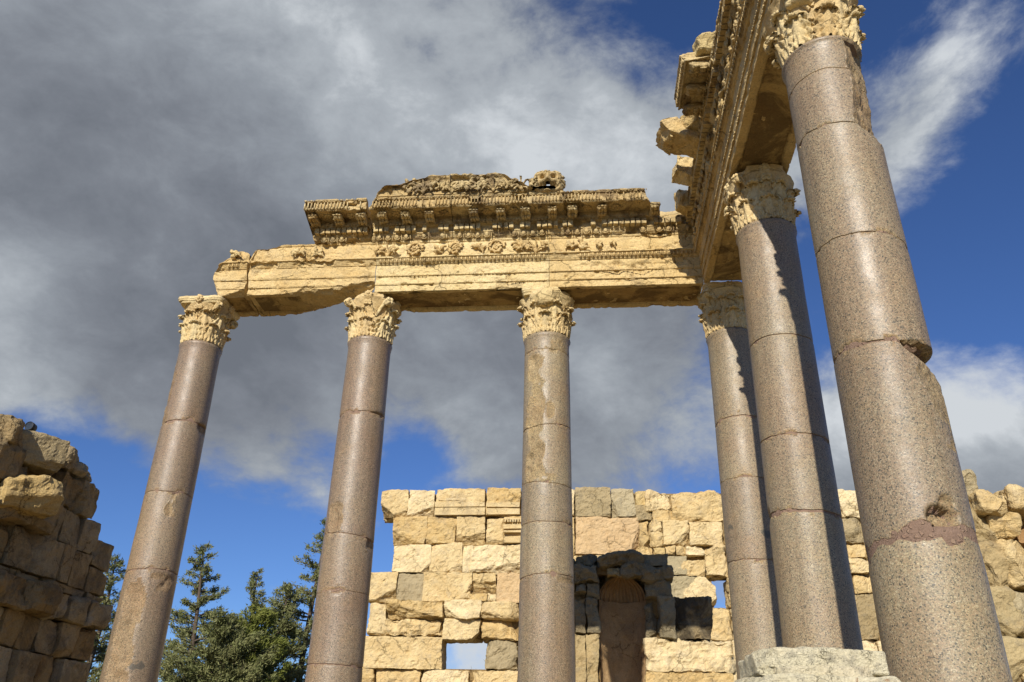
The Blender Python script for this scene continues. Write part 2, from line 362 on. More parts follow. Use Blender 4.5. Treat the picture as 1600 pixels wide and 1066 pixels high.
M['pine'] = foliage('yellow_green_pine_foliage', (.135, .16, .03), (.18, .195, .04), (.23, .225, .06))
m, n = new_mat('black_painted_metal'); g = n.n('ShaderNodeNewGeometry')
finish(n, n.ramp(n.noise((g, 'Position'), 40, 4, .6), [(.3, (.012, .012, .014)), (.7, (.03, .03, .032))]), .45, None); M['black'] = m
m, n = new_mat('lamp_glass'); g = n.n('ShaderNodeNewGeometry')
finish(n, n.ramp(n.noise((g, 'Position'), 20, 2, .5), [(.3, (.02, .025, .03)), (.7, (.04, .045, .05))]), .15, None, spec=.6); M['lampglass'] = m

# ------------------------------------------------------------------ ground and platform
def big_ground():
    mb = MB(); N = 80; t = np.linspace(-1, 1, N); q = np.sign(t)*np.abs(t)**3*900
    X, Y = np.meshgrid(q, q, indexing='ij'); P = np.stack([X, Y+20, np.zeros_like(X)], 2)
    P[..., 2] = fbm(P*np.array([.15, .15, 0]), 3, 4)*.12 - .1
    mb.grid(P); o = mb.build('ground', M['ground'], None, True); o['kind'] = 'structure'
big_ground()
X4, Y4 = 2.64, 13.34
HS = 6.84+CZ                    # top of the granite shafts
HB = HS+.905                    # underside of the architrave
ZB = 1.30                       # foot of the shafts
def platform():
    mb = MB()
    for k, (w, z0, z1) in enumerate(((1.5, -.3, .3), (1.15, .3, .6), (.8, .6, .9))):
        mb.box((-9.6-.3*(2-k), Y4-w, z0), (X4+w, Y4+w+6*(k == 0), z1))
        mb.box((X4-w, 4.6-.3*(2-k), z0+.004), (X4+w+.003, Y4-w, z1+.004))
    o = mb.build('pavement', M['wall'], None); o['kind'] = 'structure'
platform()

# ------------------------------------------------------------------ columns
def make_leaf(phi, z0, H, W, Rz, curl, seed, eroded=0.0):
    nu, nt = 23, 36; U = np.linspace(-1, 1, nu)[:, None]; T = np.linspace(0, 1, nt)[None, :]
    tt = np.minimum(T/.72, 1.0); zz_ = z0 + H*tt*.93; a = np.maximum(0, (T-.72)/.28)*math.radians(165)
    out = .022 + .045*tt**2 + curl*(1-np.cos(a)); zc = zz_ + curl*np.sin(a)*1.15
    lobe = 1 + .30*np.abs(np.sin(T*math.pi*4.5)) - .17
    w = W*(.80+.22*np.sin(math.pi*np.minimum(T*1.15, 1)))*(1-.62*np.maximum(0, (T-.55)/.45)**2)*lobe
    # carved ribs fan out from the midrib
    rib = .026*np.exp(-(U/.12)**2) + .026*np.cos(U*12 + np.sign(U)*T*10)*np.minimum(1, np.abs(U)*2.2)*(1-.2*T) - .028*np.abs(U)**2.2
    rib = rib - .050*np.clip((np.abs(U)-.30)/.25, 0, 1)*np.exp(-((np.sin(T*math.pi*4.5))/.38)**2)
    rib = rib*(1-eroded)
    R = Rz(np.clip(zz_, 0, .9)); ang = phi + U*w/R
    rad = R + out + rib
    zf = zc + .0*U - .05*np.abs(U)**2*H*np.ones_like(zc) + .02*H*np.sin(T*28)*np.abs(U)
    G1 = np.stack([np.sin(ang)*rad, -np.cos(ang)*rad, zf], 2)
    rb = rad-.035-.02*np.exp(-(U/.5)**2); G2 = np.stack([np.sin(ang)*rb, -np.cos(ang)*rb, zf-.012], 2)
    mb = MB(); mb.grid(G1); mb.grid(G2, flip=True)
    n1 = nu*nt
    for i in range(nu-1): mb.F.append((i*nt+nt-1, (i+1)*nt+nt-1, n1+(i+1)*nt+nt-1, n1+i*nt+nt-1))
    for j in range(nt-1):
        mb.F.append((j+1, j, n1+j, n1+j+1)); k = (nu-1)*nt; mb.F.append((k+j, k+j+1, n1+k+j+1, n1+k+j))
    V = np.concatenate(mb.V); off = seed*1.7
    V = V + np.stack([fbm(V*9+off+k*11, 3, seed+k) for k in range(3)], 1)*(.006+.02*eroded)
    mb.V = [V]; return mb

def make_capital(parent, z0, seed, wear=0.0, abacus='full', r0=.39):
    """Corinthian capital: bell, two rows of acanthus leaves, corner volutes, abacus"""
    H = .905
    Rz = lambda z: r0-.025 + .012*np.asarray(z)/H + .16*np.maximum(0, (np.asarray(z)/H-.52)/.48)**2
    rng = random.Random(seed)
    cap = bpy.data.objects.new('capital', None); link(cap, parent); cap.location = (0, 0, z0)
    nth, nz = 96, 44; th = np.linspace(0, 2*math.pi, nth, endpoint=False); z = np.linspace(-.004, H-.13, nz)
    G = np.stack([np.outer(np.sin(th), Rz(z)), np.outer(-np.cos(th), Rz(z)), np.broadcast_to(z, (nth, nz))], 2)
    if wear:   # broken top: the bell swells into a shapeless lump
        zt = np.clip((z-.36)/.25, 0, 1)[None, :]; k = 1 + wear*.22*zt*(1+.45*fbm(G*2.3+seed*5, 3, seed))
        G[..., :2] *= k[..., None]
    dn = fbm(G*6+seed, 4, seed)*.016*(1+wear*2) + ridged(G*4.5+seed, 3, seed+2)*.014*wear
    G[..., 0] += np.sin(th)[:, None]*dn; G[..., 1] -= np.cos(th)[:, None]*dn
    mb = MB(); mb.grid(G, closeu=True); mb.build('bell', M['capital'], cap, True)
    ring = MB(); a2 = np.linspace(0, 2*math.pi, 73)
    for k in range(2):
        n_ = 8
        for i in range(n_):
            phi = (i+.5*k)*2*math.pi/n_ + rng.uniform(-.03, .03)
            if k == 1 and rng.random() < wear*.55: continue
            er = min(.8, max(0, rng.gauss(wear*.35, .15)))
            lf = make_leaf(phi, 0.0, (.36 if k == 0 else .60)*rng.uniform(.95, 1.05), .145 if k == 0 else .15, (lambda z, k=k: Rz(z)+(.012 if k == 0 else 0)), rng.uniform(.026, .044) if k == 0 else rng.uniform(.034, .054), seed*31+k*8+i, er)
            lf.build('acanthus_leaf', M['capital'], cap, True)
    # corner volutes: two stems that run to each corner and curl under the abacus
    for q in range(4):
        pa = math.radians(45+90*q)
        if rng.random() < (.15+wear*.75): continue
        vb = MB()
        for s in (-1, 1):
            t = np.linspace(0, 1, 16); zc = .42+.34*t; rr = Rz(zc)+.02+.075*t**2.2; an = pa + s*(.34*(1-t)**1.3+.05)
            path = np.stack([np.sin(an)*rr, -np.cos(an)*rr, zc], 1)
            e = path[-1]; d = np.array([math.sin(pa), -math.cos(pa), 0])
            w = np.linspace(0, 3.6*math.pi, 40)[1:]; rs = .062*(1-w/(4.2*math.pi)); c = e - np.array([0, 0, .062])
            sp = c + np.outer(np.sin(w)*rs, d) + np.outer(np.cos(w)*rs, [0, 0, 1.]) + np.outer(w/12, d*0)
            vb.tube(np.concatenate([path, sp]), np.concatenate([np.linspace(.022, .036, 16), np.linspace(.034, .018, 39)]), 7)
        vb.build('volute', M['capital'], cap, True, jit=.012, seed=seed+q)
    for q in range(4):   # small inner helices and the boss on each side
        if rng.random() < wear: continue
        pa = math.radians(90*q); hb = MB()
        for s in (-1, 1):
            t = np.linspace(0, 1, 12); zc = .46+.26*t; an = pa+s*(.30-.2*t); rr = Rz(zc)+.025
            path = np.stack([np.sin(an)*rr, -np.cos(an)*rr, zc], 1)
            w = np.linspace(0, 3*math.pi, 24)[1:]; rs = .045*(1-w/(3.6*math.pi)); tan = np.array([math.cos(pa), math.sin(pa), 0])*s
            c = path[-1]-np.array([0, 0, .045]); sp = c - np.outer(np.sin(w)*rs, tan) + np.outer(np.cos(w)*rs, [0, 0, 1.])
            hb.tube(np.concatenate([path, sp]), np.concatenate([np.linspace(.018, .026, 12), np.linspace(.024, .014, 23)]), 6)
        rr = .455
        for k in range(7):
            a = 2*math.pi*k/7; hb.ball((math.sin(pa)*rr+math.cos(pa)*.05*math.cos(a), -math.cos(pa)*rr+math.sin(pa)*.05*math.cos(a), .84+.05*math.sin(a)), .038)
        hb.ball((math.sin(pa)*(rr+.03), -math.cos(pa)*(rr+.03), .84), .035)
        hb.build('helix', M['capital'], cap, True, jit=.012, seed=seed+q+9)
    # abacus with four concave sides
    def ab_r(t):
        tt = (t-math.pi/4) % (math.pi/2); tt = np.minimum(tt, math.pi/2-tt)      # angle from the corner
        return np.minimum(.455+.155*np.exp(-(tt/.30)**1.7), .61)
    th = np.linspace(0, 2*math.pi, 144, endpoint=False); rr = ab_r(th)
    prof = [(.80, .0), (.90, .0), (.93, .035), (.97, .05), (.985, .075), (1.0, .08), (1.0, .128), (.6, .13)]
    G = np.array([[(math.sin(t)*r*k, -math.cos(t)*r*k, H-.131+zz_) for k, zz_ in prof] for t, r in zip(th, rr)])
    for (n_, d) in {'full': [], 'worn': [((1, -.6, .2), .40), ((-.9, -.6, .4), .46)], 'lump': [((1, -.5, 0), .38), ((-1, -.6, 0), .40), ((.3, -1, .0), .40), ((-.5, -1, -.1), .41)], 'one': [((.9, -.7, .1), .45)]}[abacus]:
        n_ = np.array(n_, float); n_ /= np.linalg.norm(n_); lim = d + fbm(G*5+seed, 3, seed)*.05
        ex = np.maximum(0, (G-np.array([0, 0, .84]))@n_-lim); G = G-ex[..., None]*n_
    G = G + np.stack([fbm(G*8+k*7+seed, 3, seed+k) for k in range(3)], 2)*.014
    mb = MB(); mb.grid(G, closeu=True); m_ = len(prof)
    mb.F.append(tuple(i*m_ for i in range(144))[::-1]); mb.F.append(tuple(i*m_+m_-1 for i in range(144)))
    mb.build('abacus', M['capital'], cap, False)
    if wear > .4:   # what is left of the volutes: rounded stumps
        for k in range(3):
            a = rng.uniform(-1.0, 1.0)
            rock('broken_stump', (math.sin(a)*.40, -math.cos(a)*.40, .66+rng.uniform(-.03, .05)), (.36, .30, .30), M['capital'], cap, seed*7+k, .035, True, bevel=.14, rough=.05, fine=.012, rot=(0, 0, a))
    return cap

def make_column(label, xt, xb, Y, rt, rb, axis_px, cracks, cuts=(), dents=(), mat='granite_b', seed=1, wear=0.0, abacus='full', astragal=True, res=1.0):
    root = thing('column', label, 'column', (xb, Y, ZB-.4), 0, 'granite columns of the ruined colonnade')
    root_z = ZB-.4
    lean = (xt-xb)/(HS-ZB)
    D = math.hypot(xb, Y); f = np.array([xb, Y])/D; toc = -f; right = np.array([f[1], -f[0]])
    R0 = lambda z: rb + (rt-rb)*np.clip((z-ZB)/(HS-ZB), 0, 1) + .030*np.exp(-np.maximum(0, z-ZB)/.08) + 0.0
    def z_of(py):
        (x1, y1), (x2, y2) = axis_px; px = x1+(x2-x1)*(py-y1)/(y2-y1)
        d = ray(px, py); Dr = math.hypot(xb+lean*4, Y)-.41
        return d[2]/math.hypot(d[0], d[1])*Dr+CZ
    zc_ = lambda v: z_of(v) if v > 20 else v
    cuts = [(t0, sorted((zc_(p), d) for p, d in pr), jag) for t0, pr, jag in cuts]
    dents = [(t0, zc_(zq), wt, hz, dp) for t0, zq, wt, hz, dp in dents]
    def radius(th, z):
        r = R0(z)
        if astragal: r = r + .032*np.exp(-((z-(HS-.045))/.022)**2) + .010*np.exp(-((z-(HS-.10))/.03)**2)
        worn = np.zeros_like(r*np.ones_like(th))
        P = np.stack([np.cos(th)*r, np.sin(th)*r, z*np.ones_like(th)], -1)
        nz1 = fbm(P*3.1+seed*3, 4, seed)
        for (t0, prof, jag) in cuts:
            t0r = math.radians(t0); zs = np.array([p[0] for p in prof]); ds = np.array([p[1] for p in prof])
            dep = np.interp(z, zs, ds, left=0, right=0)
            c = np.cos(th-t0r); lim = np.where(c > .15, R0(z)*(1-dep)/np.maximum(c, .15), 9) + nz1*jag*1.2 + fbm(P*6.5, 4, seed+4)*.030 + ridged(P*4.2+seed, 3, seed+6)*.012
            on = (dep > .001) & (lim < r); worn = np.where(on, 1.0, worn); r = np.where(on, lim, r)
        for (t0, zc, wt, hz, dep) in dents:
            q = ((th-math.radians(t0))/math.radians(wt))**2 + ((z-zc)/hz)**2 + nz1*.5
            k = np.clip((1.15-q)/.5, 0, 1); r = r - dep*k; worn = np.maximum(worn, np.clip(k*2, 0, 1))
        r = r + fbm(P*1.5+seed, 3, seed+9)*.003 + worn*fbm(P*16, 3, seed+2)*.007
        return r, worn
    def place(th, r, z):
        d = np.cos(th)[..., None]*toc + np.sin(th)[..., None]*right
        out = np.empty(th.shape+(3,)); out[..., :2] = d*r[..., None]; out[..., 0] += lean*(z-ZB); out[..., 2] = z-root_z
        return out
    nth = int(150*res); th = np.linspace(0, 2*math.pi, nth, endpoint=False)
    cr = sorted([(z_of(c[0]),)+tuple(c[1:]) for c in cracks])
    edges = [(ZB, 0.0, 0.0, 0)] + [(c[0], c[1] if len(c) > 1 else .012, c[2] if len(c) > 2 else 0.0, c[3] if len(c) > 3 else 0) for c in cr] + [(HS, 0.0, 0.0, 0)]
    def curve(e, k, side):
        z0, gap, tilt, td = e
        jag = .02 if gap > 0 else 0
        cv = z0 + tilt*np.cos(th-math.radians(td)) + side*gap/2 + jag*fbm(np.stack([np.cos(th)*1.6, np.sin(th)*1.6, np.full_like(th, z0*3)], 1), 5, seed+k)
        if gap > .05: cv = cv + side*gap*.5*fbm(np.stack([np.cos(th)*2.2, np.sin(th)*2.2, np.full_like(th, side*3.)], 1), 3, seed+k+2)
        return cv
    for k in range(len(edges)-1):
        lo = curve(edges[k], k, +1); hi = curve(edges[k+1], k+1, -1)
        n_ = max(6, int((edges[k+1][0]-edges[k][0])/.034*res)); s = np.linspace(0, 1, n_)
        s = np.concatenate([[0, .10/n_, .4/n_], s[1:-1], [1-.4/n_, 1-.10/n_, 1]])
        Z = lo[:, None] + (hi-lo)[:, None]*s[None, :]; TH = np.broadcast_to(th[:, None], Z.shape)
        r, worn = radius(TH, Z)
        chip = np.maximum(0, fbm(np.stack([np.cos(TH)*4, np.sin(TH)*4, Z*5], -1), 3, seed+30+k)-.15)
        de_lo = Z-lo[:, None]; de_hi = hi[:, None]-Z
        for de, e in ((de_lo, edges[k]), (de_hi, edges[k+1])):
            if e[1] > 0:
                cut_ = np.maximum(0, 1-de/.012)*.004 + chip*np.maximum(0, 1-de/.06)*.05
                r = r - cut_; worn = np.maximum(worn, np.clip(cut_/.006, 0, 1))
        G = place(TH, r, Z)
        mb = MB(); mb.grid(G, closeu=True); w = list(worn.reshape(-1)); m_ = Z.shape[1]
        for idx, flip in ((0, True), (m_-1, False)):   # broken bed faces
            rings = [G[:, idx]]; c0 = G[:, idx].mean(0)
            base = mb.n; inner = np.array([c0+(G[:, idx]-c0)*q for q in (.86, .6, .3)]); 
            inner[..., 2] += fbm(inner*5, 3, seed)*.012
            Vn = np.concatenate([inner.reshape(-1, 3), c0[None]]); Fn = []
            prev = [i*m_+idx for i in range(nth)]
            for q in range(3):
                cur = [base+q*nth+i for i in range(nth)]
                for i in range(nth):
                    j = (i+1) % nth; f_ = (prev[i], prev[j], cur[j], cur[i]); Fn.append(f_ if not flip else f_[::-1])
                prev = cur
            for i in range(nth):
                j = (i+1) % nth; f_ = (prev[i], prev[j], base+3*nth); Fn.append(f_ if not flip else f_[::-1])
            mb.V.append(Vn); mb.n += len(Vn); mb.F += Fn; w += [1.0]*len(Vn)
        o = mb.build('granite_drum', M[mat], root, True)
        at = o.data.attributes.new('worn', 'FLOAT', 'POINT'); at.data.foreach_set('value', np.array(w, dtype=np.float32))
    # repair mortar that shows in the cracks
    mb = MB(); z = np.linspace(ZB+.02, HS-.02, 160); TH, Z = np.meshgrid(np.linspace(0, 2*math.pi, 96, endpoint=False), z, indexing='ij')
    r, w = radius(TH, Z); wide = np.zeros_like(Z)
    for e in edges[1:-1]: wide = np.maximum(wide, np.where(np.abs(Z-e[0]) < e[1]/2+e[2]+.1, 1.0 if e[1] > .05 else 0.0, 0.0))
    G = place(TH, r-.014+.008*wide-.012*(w > .5), Z); mb.grid(G, closeu=True); mb.build('repair_mortar', M['repair'], root, True)
    # moulded base
    mb = MB(); prof = [(rb+.22, -.4), (rb+.22, -.26), (rb+.12, -.25), (rb+.19, -.2), (rb+.20, -.15), (rb+.16, -.11), (rb+.09, -.09), (rb+.08, -.06), (rb+.12, -.045), (rb+.12, -.01), (rb+.04, .002)]
    t2 = np.linspace(0, 2*math.pi, 64, endpoint=False)
    mb.grid(np.array([[(math.cos(t)*r, math.sin(t)*r, z+ZB-root_z) for r, z in prof] for t in t2]), closeu=True); mb.build('moulded_base', M['capital'], root, True, jit=.008)
    cap = make_capital(root, HS-root_z, seed*13+5, wear, abacus, rt); cap.location.x = lean*(HS-ZB)
    return root, z_of

COLS = []
make_column('leftmost column, brown granite shaft under a capital with its abacus corner carrying the broken beam end', -7.289, -7.279, Y4, .368, .436,
    ((311, 560), (203, 1066)), [(657, .03, .02, 60), (768, .012, .01, 30), (892, .02, .03, 20)],
    cuts=[(-30, [(893, .0), (905, .07), (940, .11), (1066, .115), (1100, .10), (1150, 0)], .03), (35, [(897, 0), (899, .05), (912, .05), (922, 0)], .03), (-75, [(560, 0), (590, .06), (650, .08), (690, 0)], .01), (10, [(768, 0), (771, .03), (800, .02), (806, 0)], .04)],
    dents=[(60, 660, 24, .10, .03), (25, 900, 40, .06, .02)], mat='granite_a', seed=2, wear=.08, abacus='full')
make_column('second column from the left, smooth purple brown shaft with a ragged capital and lumpy abacus', -3.985, -3.955, Y4, .392, .441,
    ((576, 560), (523, 1066)), [(642, .016, .02, 80), (836, .014, .04, -60), (925, .006, .03, 40), (1038, .02, -.01, 20)],
    cuts=[(-40, [(785, 0), (788, .05), (830, .06), (838, 0)], .035), (50, [(826, 0), (830, .06), (850, .04), (860, 0)], .04)],
    dents=[(40, 642, 26, .05, .022), (60, 845, 20, .10, .03)], mat='granite_a', seed=3, wear=.30, abacus='lump')
make_column('third column from the left, shaft with a long rough spall down its left half', -.655, -.650, Y4, .405, .452,
    ((857, 560), (854.5, 1066)), [(545, .006, .02, -60), (662, .012, .03, 100), (752, .010, -.03, 60), (815, .012, .0, 0), (898, .012, .015, 40)],
    cuts=[(-30, [(552, .0), (556, .07), (600, .09), (640, .12), (660, .13), (663, .09), (700, .11), (745, .08), (752, 0)], .03), (5, [(738, 0), (741, .03), (762, .035), (768, 0)], .03), (20, [(528, 0), (531, .03), (548, .03), (553, 0)], .02)],
    dents=[(-78, 722, 14, .12, .05), (8, 640, 12, .16, .02), (50, 905, 30, .05, .02)], mat='granite_b', seed=4, wear=.42, abacus='one')
make_column('corner column, shaft half in the shadow of the column in front of it', 2.667, 2.630, Y4, .403, .440,
    ((1142, 560), (1193, 1066)), [(652, .02, .03, 30), (745, .006, 0, 0), (876, .014, .02, -30)],
    cuts=[(0, [(640, 0), (643, .03), (656, .03), (660, 0)], .03)], dents=[(-40, 893, 16, .14, .012)], mat='granite_b', seed=5, wear=.30, abacus='one')
make_column('fifth column, pale speckled shaft with thin cracks behind the lichen covered block', 2.688, 2.636, 10.07, .402, .437,
    ((1203, 410), (1282, 1007)), [(522, .014, .02, -60), (678, .014, .03, -70), (798, .035, .03, -80)],
    cuts=[(-85, [(780, 0), (795, .05), (815, .03), (830, 0)], .03)], mat='granite_b', seed=6, wear=.25, abacus='worn', res=1.25)
make_column('nearest and largest column, speckled pink shaft with a broken overhanging joint and a red repair band', 2.678, 2.664, 6.80, .395, .420,
    ((1316.5, 253), (1471, 1000)), [(108, .010, .03, -60), (192, .012, .04, -60), (365, .010, .05, -60), (533, .022, .02, -90), (838, .11, .05, 50)],
    cuts=[(72, [(533.5, 0), (534, .46), (538, .38), (562, .18), (605, .09), (660, .02), (700, 0)], .012),
          (75, [(60, .20), (110, .22), (188, .30), (192, .31), (196, .27), (214, .04), (217, 0)], .015)],
    dents=[(33, 806, 19, .085, .10), (38, 790, 12, .10, .05)], mat='granite_b', seed=7, wear=.5, abacus='lump', res=1.7)

# ------------------------------------------------------------------ entablature
# profile: s = distance in front of the beam's axis, z = height above its underside
ARCH = [(.30, .012), (.34, 0), (.42, 0), (.42, .132), (.435, .136), (.44, .15), (.445, .158), (.445, .302), (.46, .308), (.465, .322), (.47, .33), (.47, .545),
        (.49, .552), (.49, .565), (.50, .575), (.515, .60), (.545, .645), (.575, .655), (.575, .680), (.47, .69), (.475, .74), (.49, .86), (.485, .98), (.47, 1.03), (.49, 1.045), (.50, 1.075)]
ARCH_BACK = [(-.42, 1.08), (-.42, 0), (-.34, 0), (-.30, .012), (-.28, .04), (.28, .04)]
CORN = [(.46, 1.075), (.49, 1.09), (.50, 1.10), (.53, 1.12), (.57, 1.175), (.59, 1.19), (.585, 1.20), (.585, 1.315), (.66, 1.325), (.665, 1.345), (.685, 1.365), (.69, 1.385), (.68, 1.39), (.68, 1.470),
        (1.00, 1.475), (1.03, 1.455), (1.05, 1.47), (1.05, 1.625), (1.08, 1.635), (1.10, 1.665), (1.10, 1.685)]
SIMA = [(1.06, 1.69), (1.10, 1.71), (1.09, 1.74), (1.09, 1.80), (1.11, 1.90), (1.16, 2.00), (1.22, 2.05), (1.22, 2.09)]
BED = CORN[:14]
def refine(p, step):
    out = []
    for a, b in zip(p[:-1], p[1:]):
        n_ = max(1, int(math.ceil(math.hypot(b[0]-a[0], b[1]-a[1])/step)))
        for i in range(n_): out.append((a[0]+(b[0]-a[0])*i/n_, a[1]+(b[1]-a[1])*i/n_))
    out.append(p[-1]); return out
def extrude(prof, x0, x1, seed, dx=.03, step=.022, wear=.3, rag=(0.0, 0.0), chips=(), recess=()):
    """runs a closed moulding profile from x0 to x1; chips are broken corners (normal, offset point)"""
    p = np.array(refine(list(prof)+[prof[0]], step)[:-1]); n_ = max(2, int((x1-x0)/dx)); xs = np.linspace(x0, x1, n_+1)
    G = np.zeros((n_+1, len(p), 3)); G[..., 0] = xs[:, None]; G[..., 1] = -p[None, :, 0]; G[..., 2] = p[None, :, 1]
    d = np.roll(p, -1, 0)-np.roll(p, 1, 0); nr = np.stack([d[:, 1], -d[:, 0]], 1); nr /= np.linalg.norm(nr, axis=1)[:, None]+1e-9   # outward (s,z)
    off = seed*2.3
    e = np.maximum(0, fbm(G*2.6+off, 5, seed)-.28+.25*(wear-.3))*.16*wear/.3*.6 + np.maximum(0, fbm(G*9+off, 3, seed+3)-.35)*.05
    rel = fbm(G*15+off, 3, seed+5)*.006
    disp = rel - np.minimum(e, .09)
    G[..., 1] -= nr[None, :, 0]*disp; G[..., 2] += nr[None, :, 1]*disp
    rnd = fbm(np.stack([np.zeros_like(p[:, 0]), p[:, 0]*2.4, p[:, 1]*2.4], 1)+off, 5, seed+8)
    wl = np.clip(1-(xs-x0)/.5, 0, 1)[:, None]; wr = np.clip(1-(x1-xs)/.5, 0, 1)[:, None]
    G[..., 0] += wl*rnd[None]*rag[0] + wr*rnd[None]*rag[1]
    for nv, pt, *zm in chips:
        nv = np.array(nv, float); nv /= np.linalg.norm(nv); lim = nv@np.array(pt) + fbm(G*3.4+off, 5, seed+13)*.06
        ex = np.maximum(0, G@nv-lim)
        if zm: ex = np.minimum(ex, np.maximum(0, G[..., 2]-zm[0])/max(.2, abs(nv[2])))
        G = G-ex[..., None]*nv
    mb = MB(); mb.grid(G, flip=True); m_ = len(p)
    # close the grid round the profile and cap both ends
    for i in range(n_): a, b = i*m_+m_-1, (i+1)*m_+m_-1; mb.F.append((a, i*m_, (i+1)*m_, b))
    mb.F.append(tuple(range(m_))[::-1]); mb.F.append(tuple(n_*m_+j for j in range(m_)))
    return mb
def runs(rng, x0, x1, keep=.7, mean=.7):
    x = x0
    while x < x1:
        L = rng.expovariate(1/mean)+.12; on = rng.random() < keep
        if on: yield x, min(x1, x+L)
        x += L
def bead_row(mb, x0, x1, s, z, r=.014, pitch=.075):
    x = x0
    while x < x1-pitch:
        mb.ball((x+pitch*.33, -s, z), (pitch*.30, r, r), 6, 5); mb.ball((x+pitch*.80, -s, z), (.007, r*1.05, r*1.05), 6, 4); x += pitch
def egg_row(mb, x0, x1, s, z, rx, rz, pitch, tilt=.4):
    x = x0+pitch/2
    while x < x1-pitch*.4:
        c = np.array([x, -s, z]); mb.ball(c, (rx, rx*.9, rz), 8, 6)
        a = np.linspace(-.15*math.pi, 1.15*math.pi, 11)
        path = np.stack([x+np.cos(a)*rx*1.45, np.full(11, -s+.004), z-np.sin(a)*rz*1.18+rz*.15], 1); mb.tube(path, rx*.24, 5)
        mb.tube([(x+pitch/2, -s+.004, z+rz), (x+pitch/2, -s-.012, z), (x+pitch/2, -s-.002, z-rz*1.05)], [rx*.20, rx*.26, rx*.10], 5); x += pitch
def scroll(mb, x, s, z, r, sg, rng):
    """one turn of an acanthus scroll with a rosette in it"""
    w = np.linspace(0, 3.1*math.pi, 44); rr = r*(1-w/(4.2*math.pi)); yy = -s-.035
    path = np.stack([x+sg*np.cos(w)*rr, np.full(44, yy), z+np.sin(w)*rr], 1); mb.tube(path, np.linspace(.030, .018, 44), 6)
    for k in range(11):
        a = w[k*3+2]; q = r*(1-a/(4.2*math.pi)); 
        mb.ball((x+sg*math.cos(a)*q*1.22, yy-.004, z+math.sin(a)*q*1.22), (.030, .030, .024), 6, 4)
    for k in range(6):
        a = 2*math.pi*k/6; mb.ball((x+math.cos(a)*r*.27, yy-.01, z+math.sin(a)*r*.27), (.030, .034, .030), 6, 4)
    mb.ball((x, yy-.03, z), .026, 6, 4)
def palmette(mb, x, s, z, h, w, rng):
    n_ = rng.choice((2, 3)); sc = rng.uniform(.8, 1.0)
    for k in range(-n_, n_+1):
        if rng.random() < .15: continue
        a = k*.30+rng.uniform(-.05, .05); t = np.linspace(0, 1, 12); L = h*sc*(1-.05*k*k)
        px = x + np.sin(a+.7*np.sign(k)*t**2*min(1, abs(k)*.6))*L*t*(w/h)*.8; pz = z + np.cos(a+.9*np.sign(k)*t**3*min(1, abs(k)*.5))*L*t
        path = np.stack([px, -(s+.02+.10*t**2+.02*np.sin(t*3)), pz], 1); mb.tube(path, .012+.014*t*(1.6-t), 5)
    mb.ball((x, -s-.03, z+.03), .035, 6, 4); leafy(mb, x-.16, s+.04, z+.14, .12, rng); leafy(mb, x+.17, s+.05, z+.12, .11, rng)
def vine(mb, x, s, z, h, rng):
    for sg in (-1, 1):
        w = np.linspace(0, 2.6*math.pi, 26); rr = h*.28*(1-w/(3.3*math.pi))
        path = np.stack([x+sg*(h*.24)+sg*np.cos(w)*rr, np.full(26, -s-.05), z+h*.42+np.sin(w)*rr], 1); mb.tube(path, np.linspace(.028, .016, 26), 6)
    for k in range(5):
        mb.ball((x+rng.uniform(-.28, .28)*h*1.4, -s-.06, z+rng.uniform(.15, .9)*h), (.045, .035, .05), 6, 4)
def leafy(mb, x, s, z, r, rng):
    """broken spray of acanthus: short curling strokes from one root"""
    a0 = rng.uniform(0, 6.28)
    for k in range(7):
        a = a0 + k*.62 + rng.uniform(-.15, .15); L = r*rng.uniform(.6, 1.15); t = np.linspace(0, 1, 9); cu = rng.choice((-1, 1))*rng.uniform(.5, 1.3)
        path = np.stack([x+np.cos(a+cu*t)*L*t, -(s+.012+.05*np.sin(t*2.6)), z+np.sin(a+cu*t)*L*t*.9], 1)
        mb.tube(path, np.array([.014, .022, .030, .034, .034, .030, .026, .02, .010])*rng.uniform(.8, 1.1), 6)
def modillion(parent, x, seed, mat, long=True):
    """scrolled bracket with three ribs and a leaf below"""
    mb = MB(); t = np.linspace(0, 1, 14); w = .16
    for k in (-1, 0, 1):
        sx = .685+.29*t; zz_ = 1.475-.115+.055*t+.02*np.sin(t*math.pi*2); path = np.stack([np.full(14, x+k*w*.36), -sx, zz_], 1)
        mb.tube(path, np.array([.030, .034, .036, .036, .035, .034, .033, .032, .031, .031, .032, .034, .034, .026]), 7)
    mb.box((x-w/2, -.94, 1.385), (x+w/2, -.682, 1.470))
    for k in (-1, 0, 1):
        mb.ball((x+k*.05, -.93, 1.392), (.032, .045, .045), 7, 5); mb.ball((x+k*.05, -.78, 1.352), (.030, .06, .035), 6, 4)
    return mb.build('modillion', mat, parent, True, jit=.016, seed=seed)
def rosette(parent, x, seed, mat):
    mb = MB(); c = (x, -.84, 1.462)
    for k in range(6):
        a = 2*math.pi*k/6; mb.ball((c[0]+math.cos(a)*.055, c[1]+math.sin(a)*.055, c[2]), (.04, .04, .018), 6, 4)
    mb.ball(c, (.03, .03, .03), 6, 4); return mb.build('rosette', mat, parent, True, jit=.01, seed=seed)

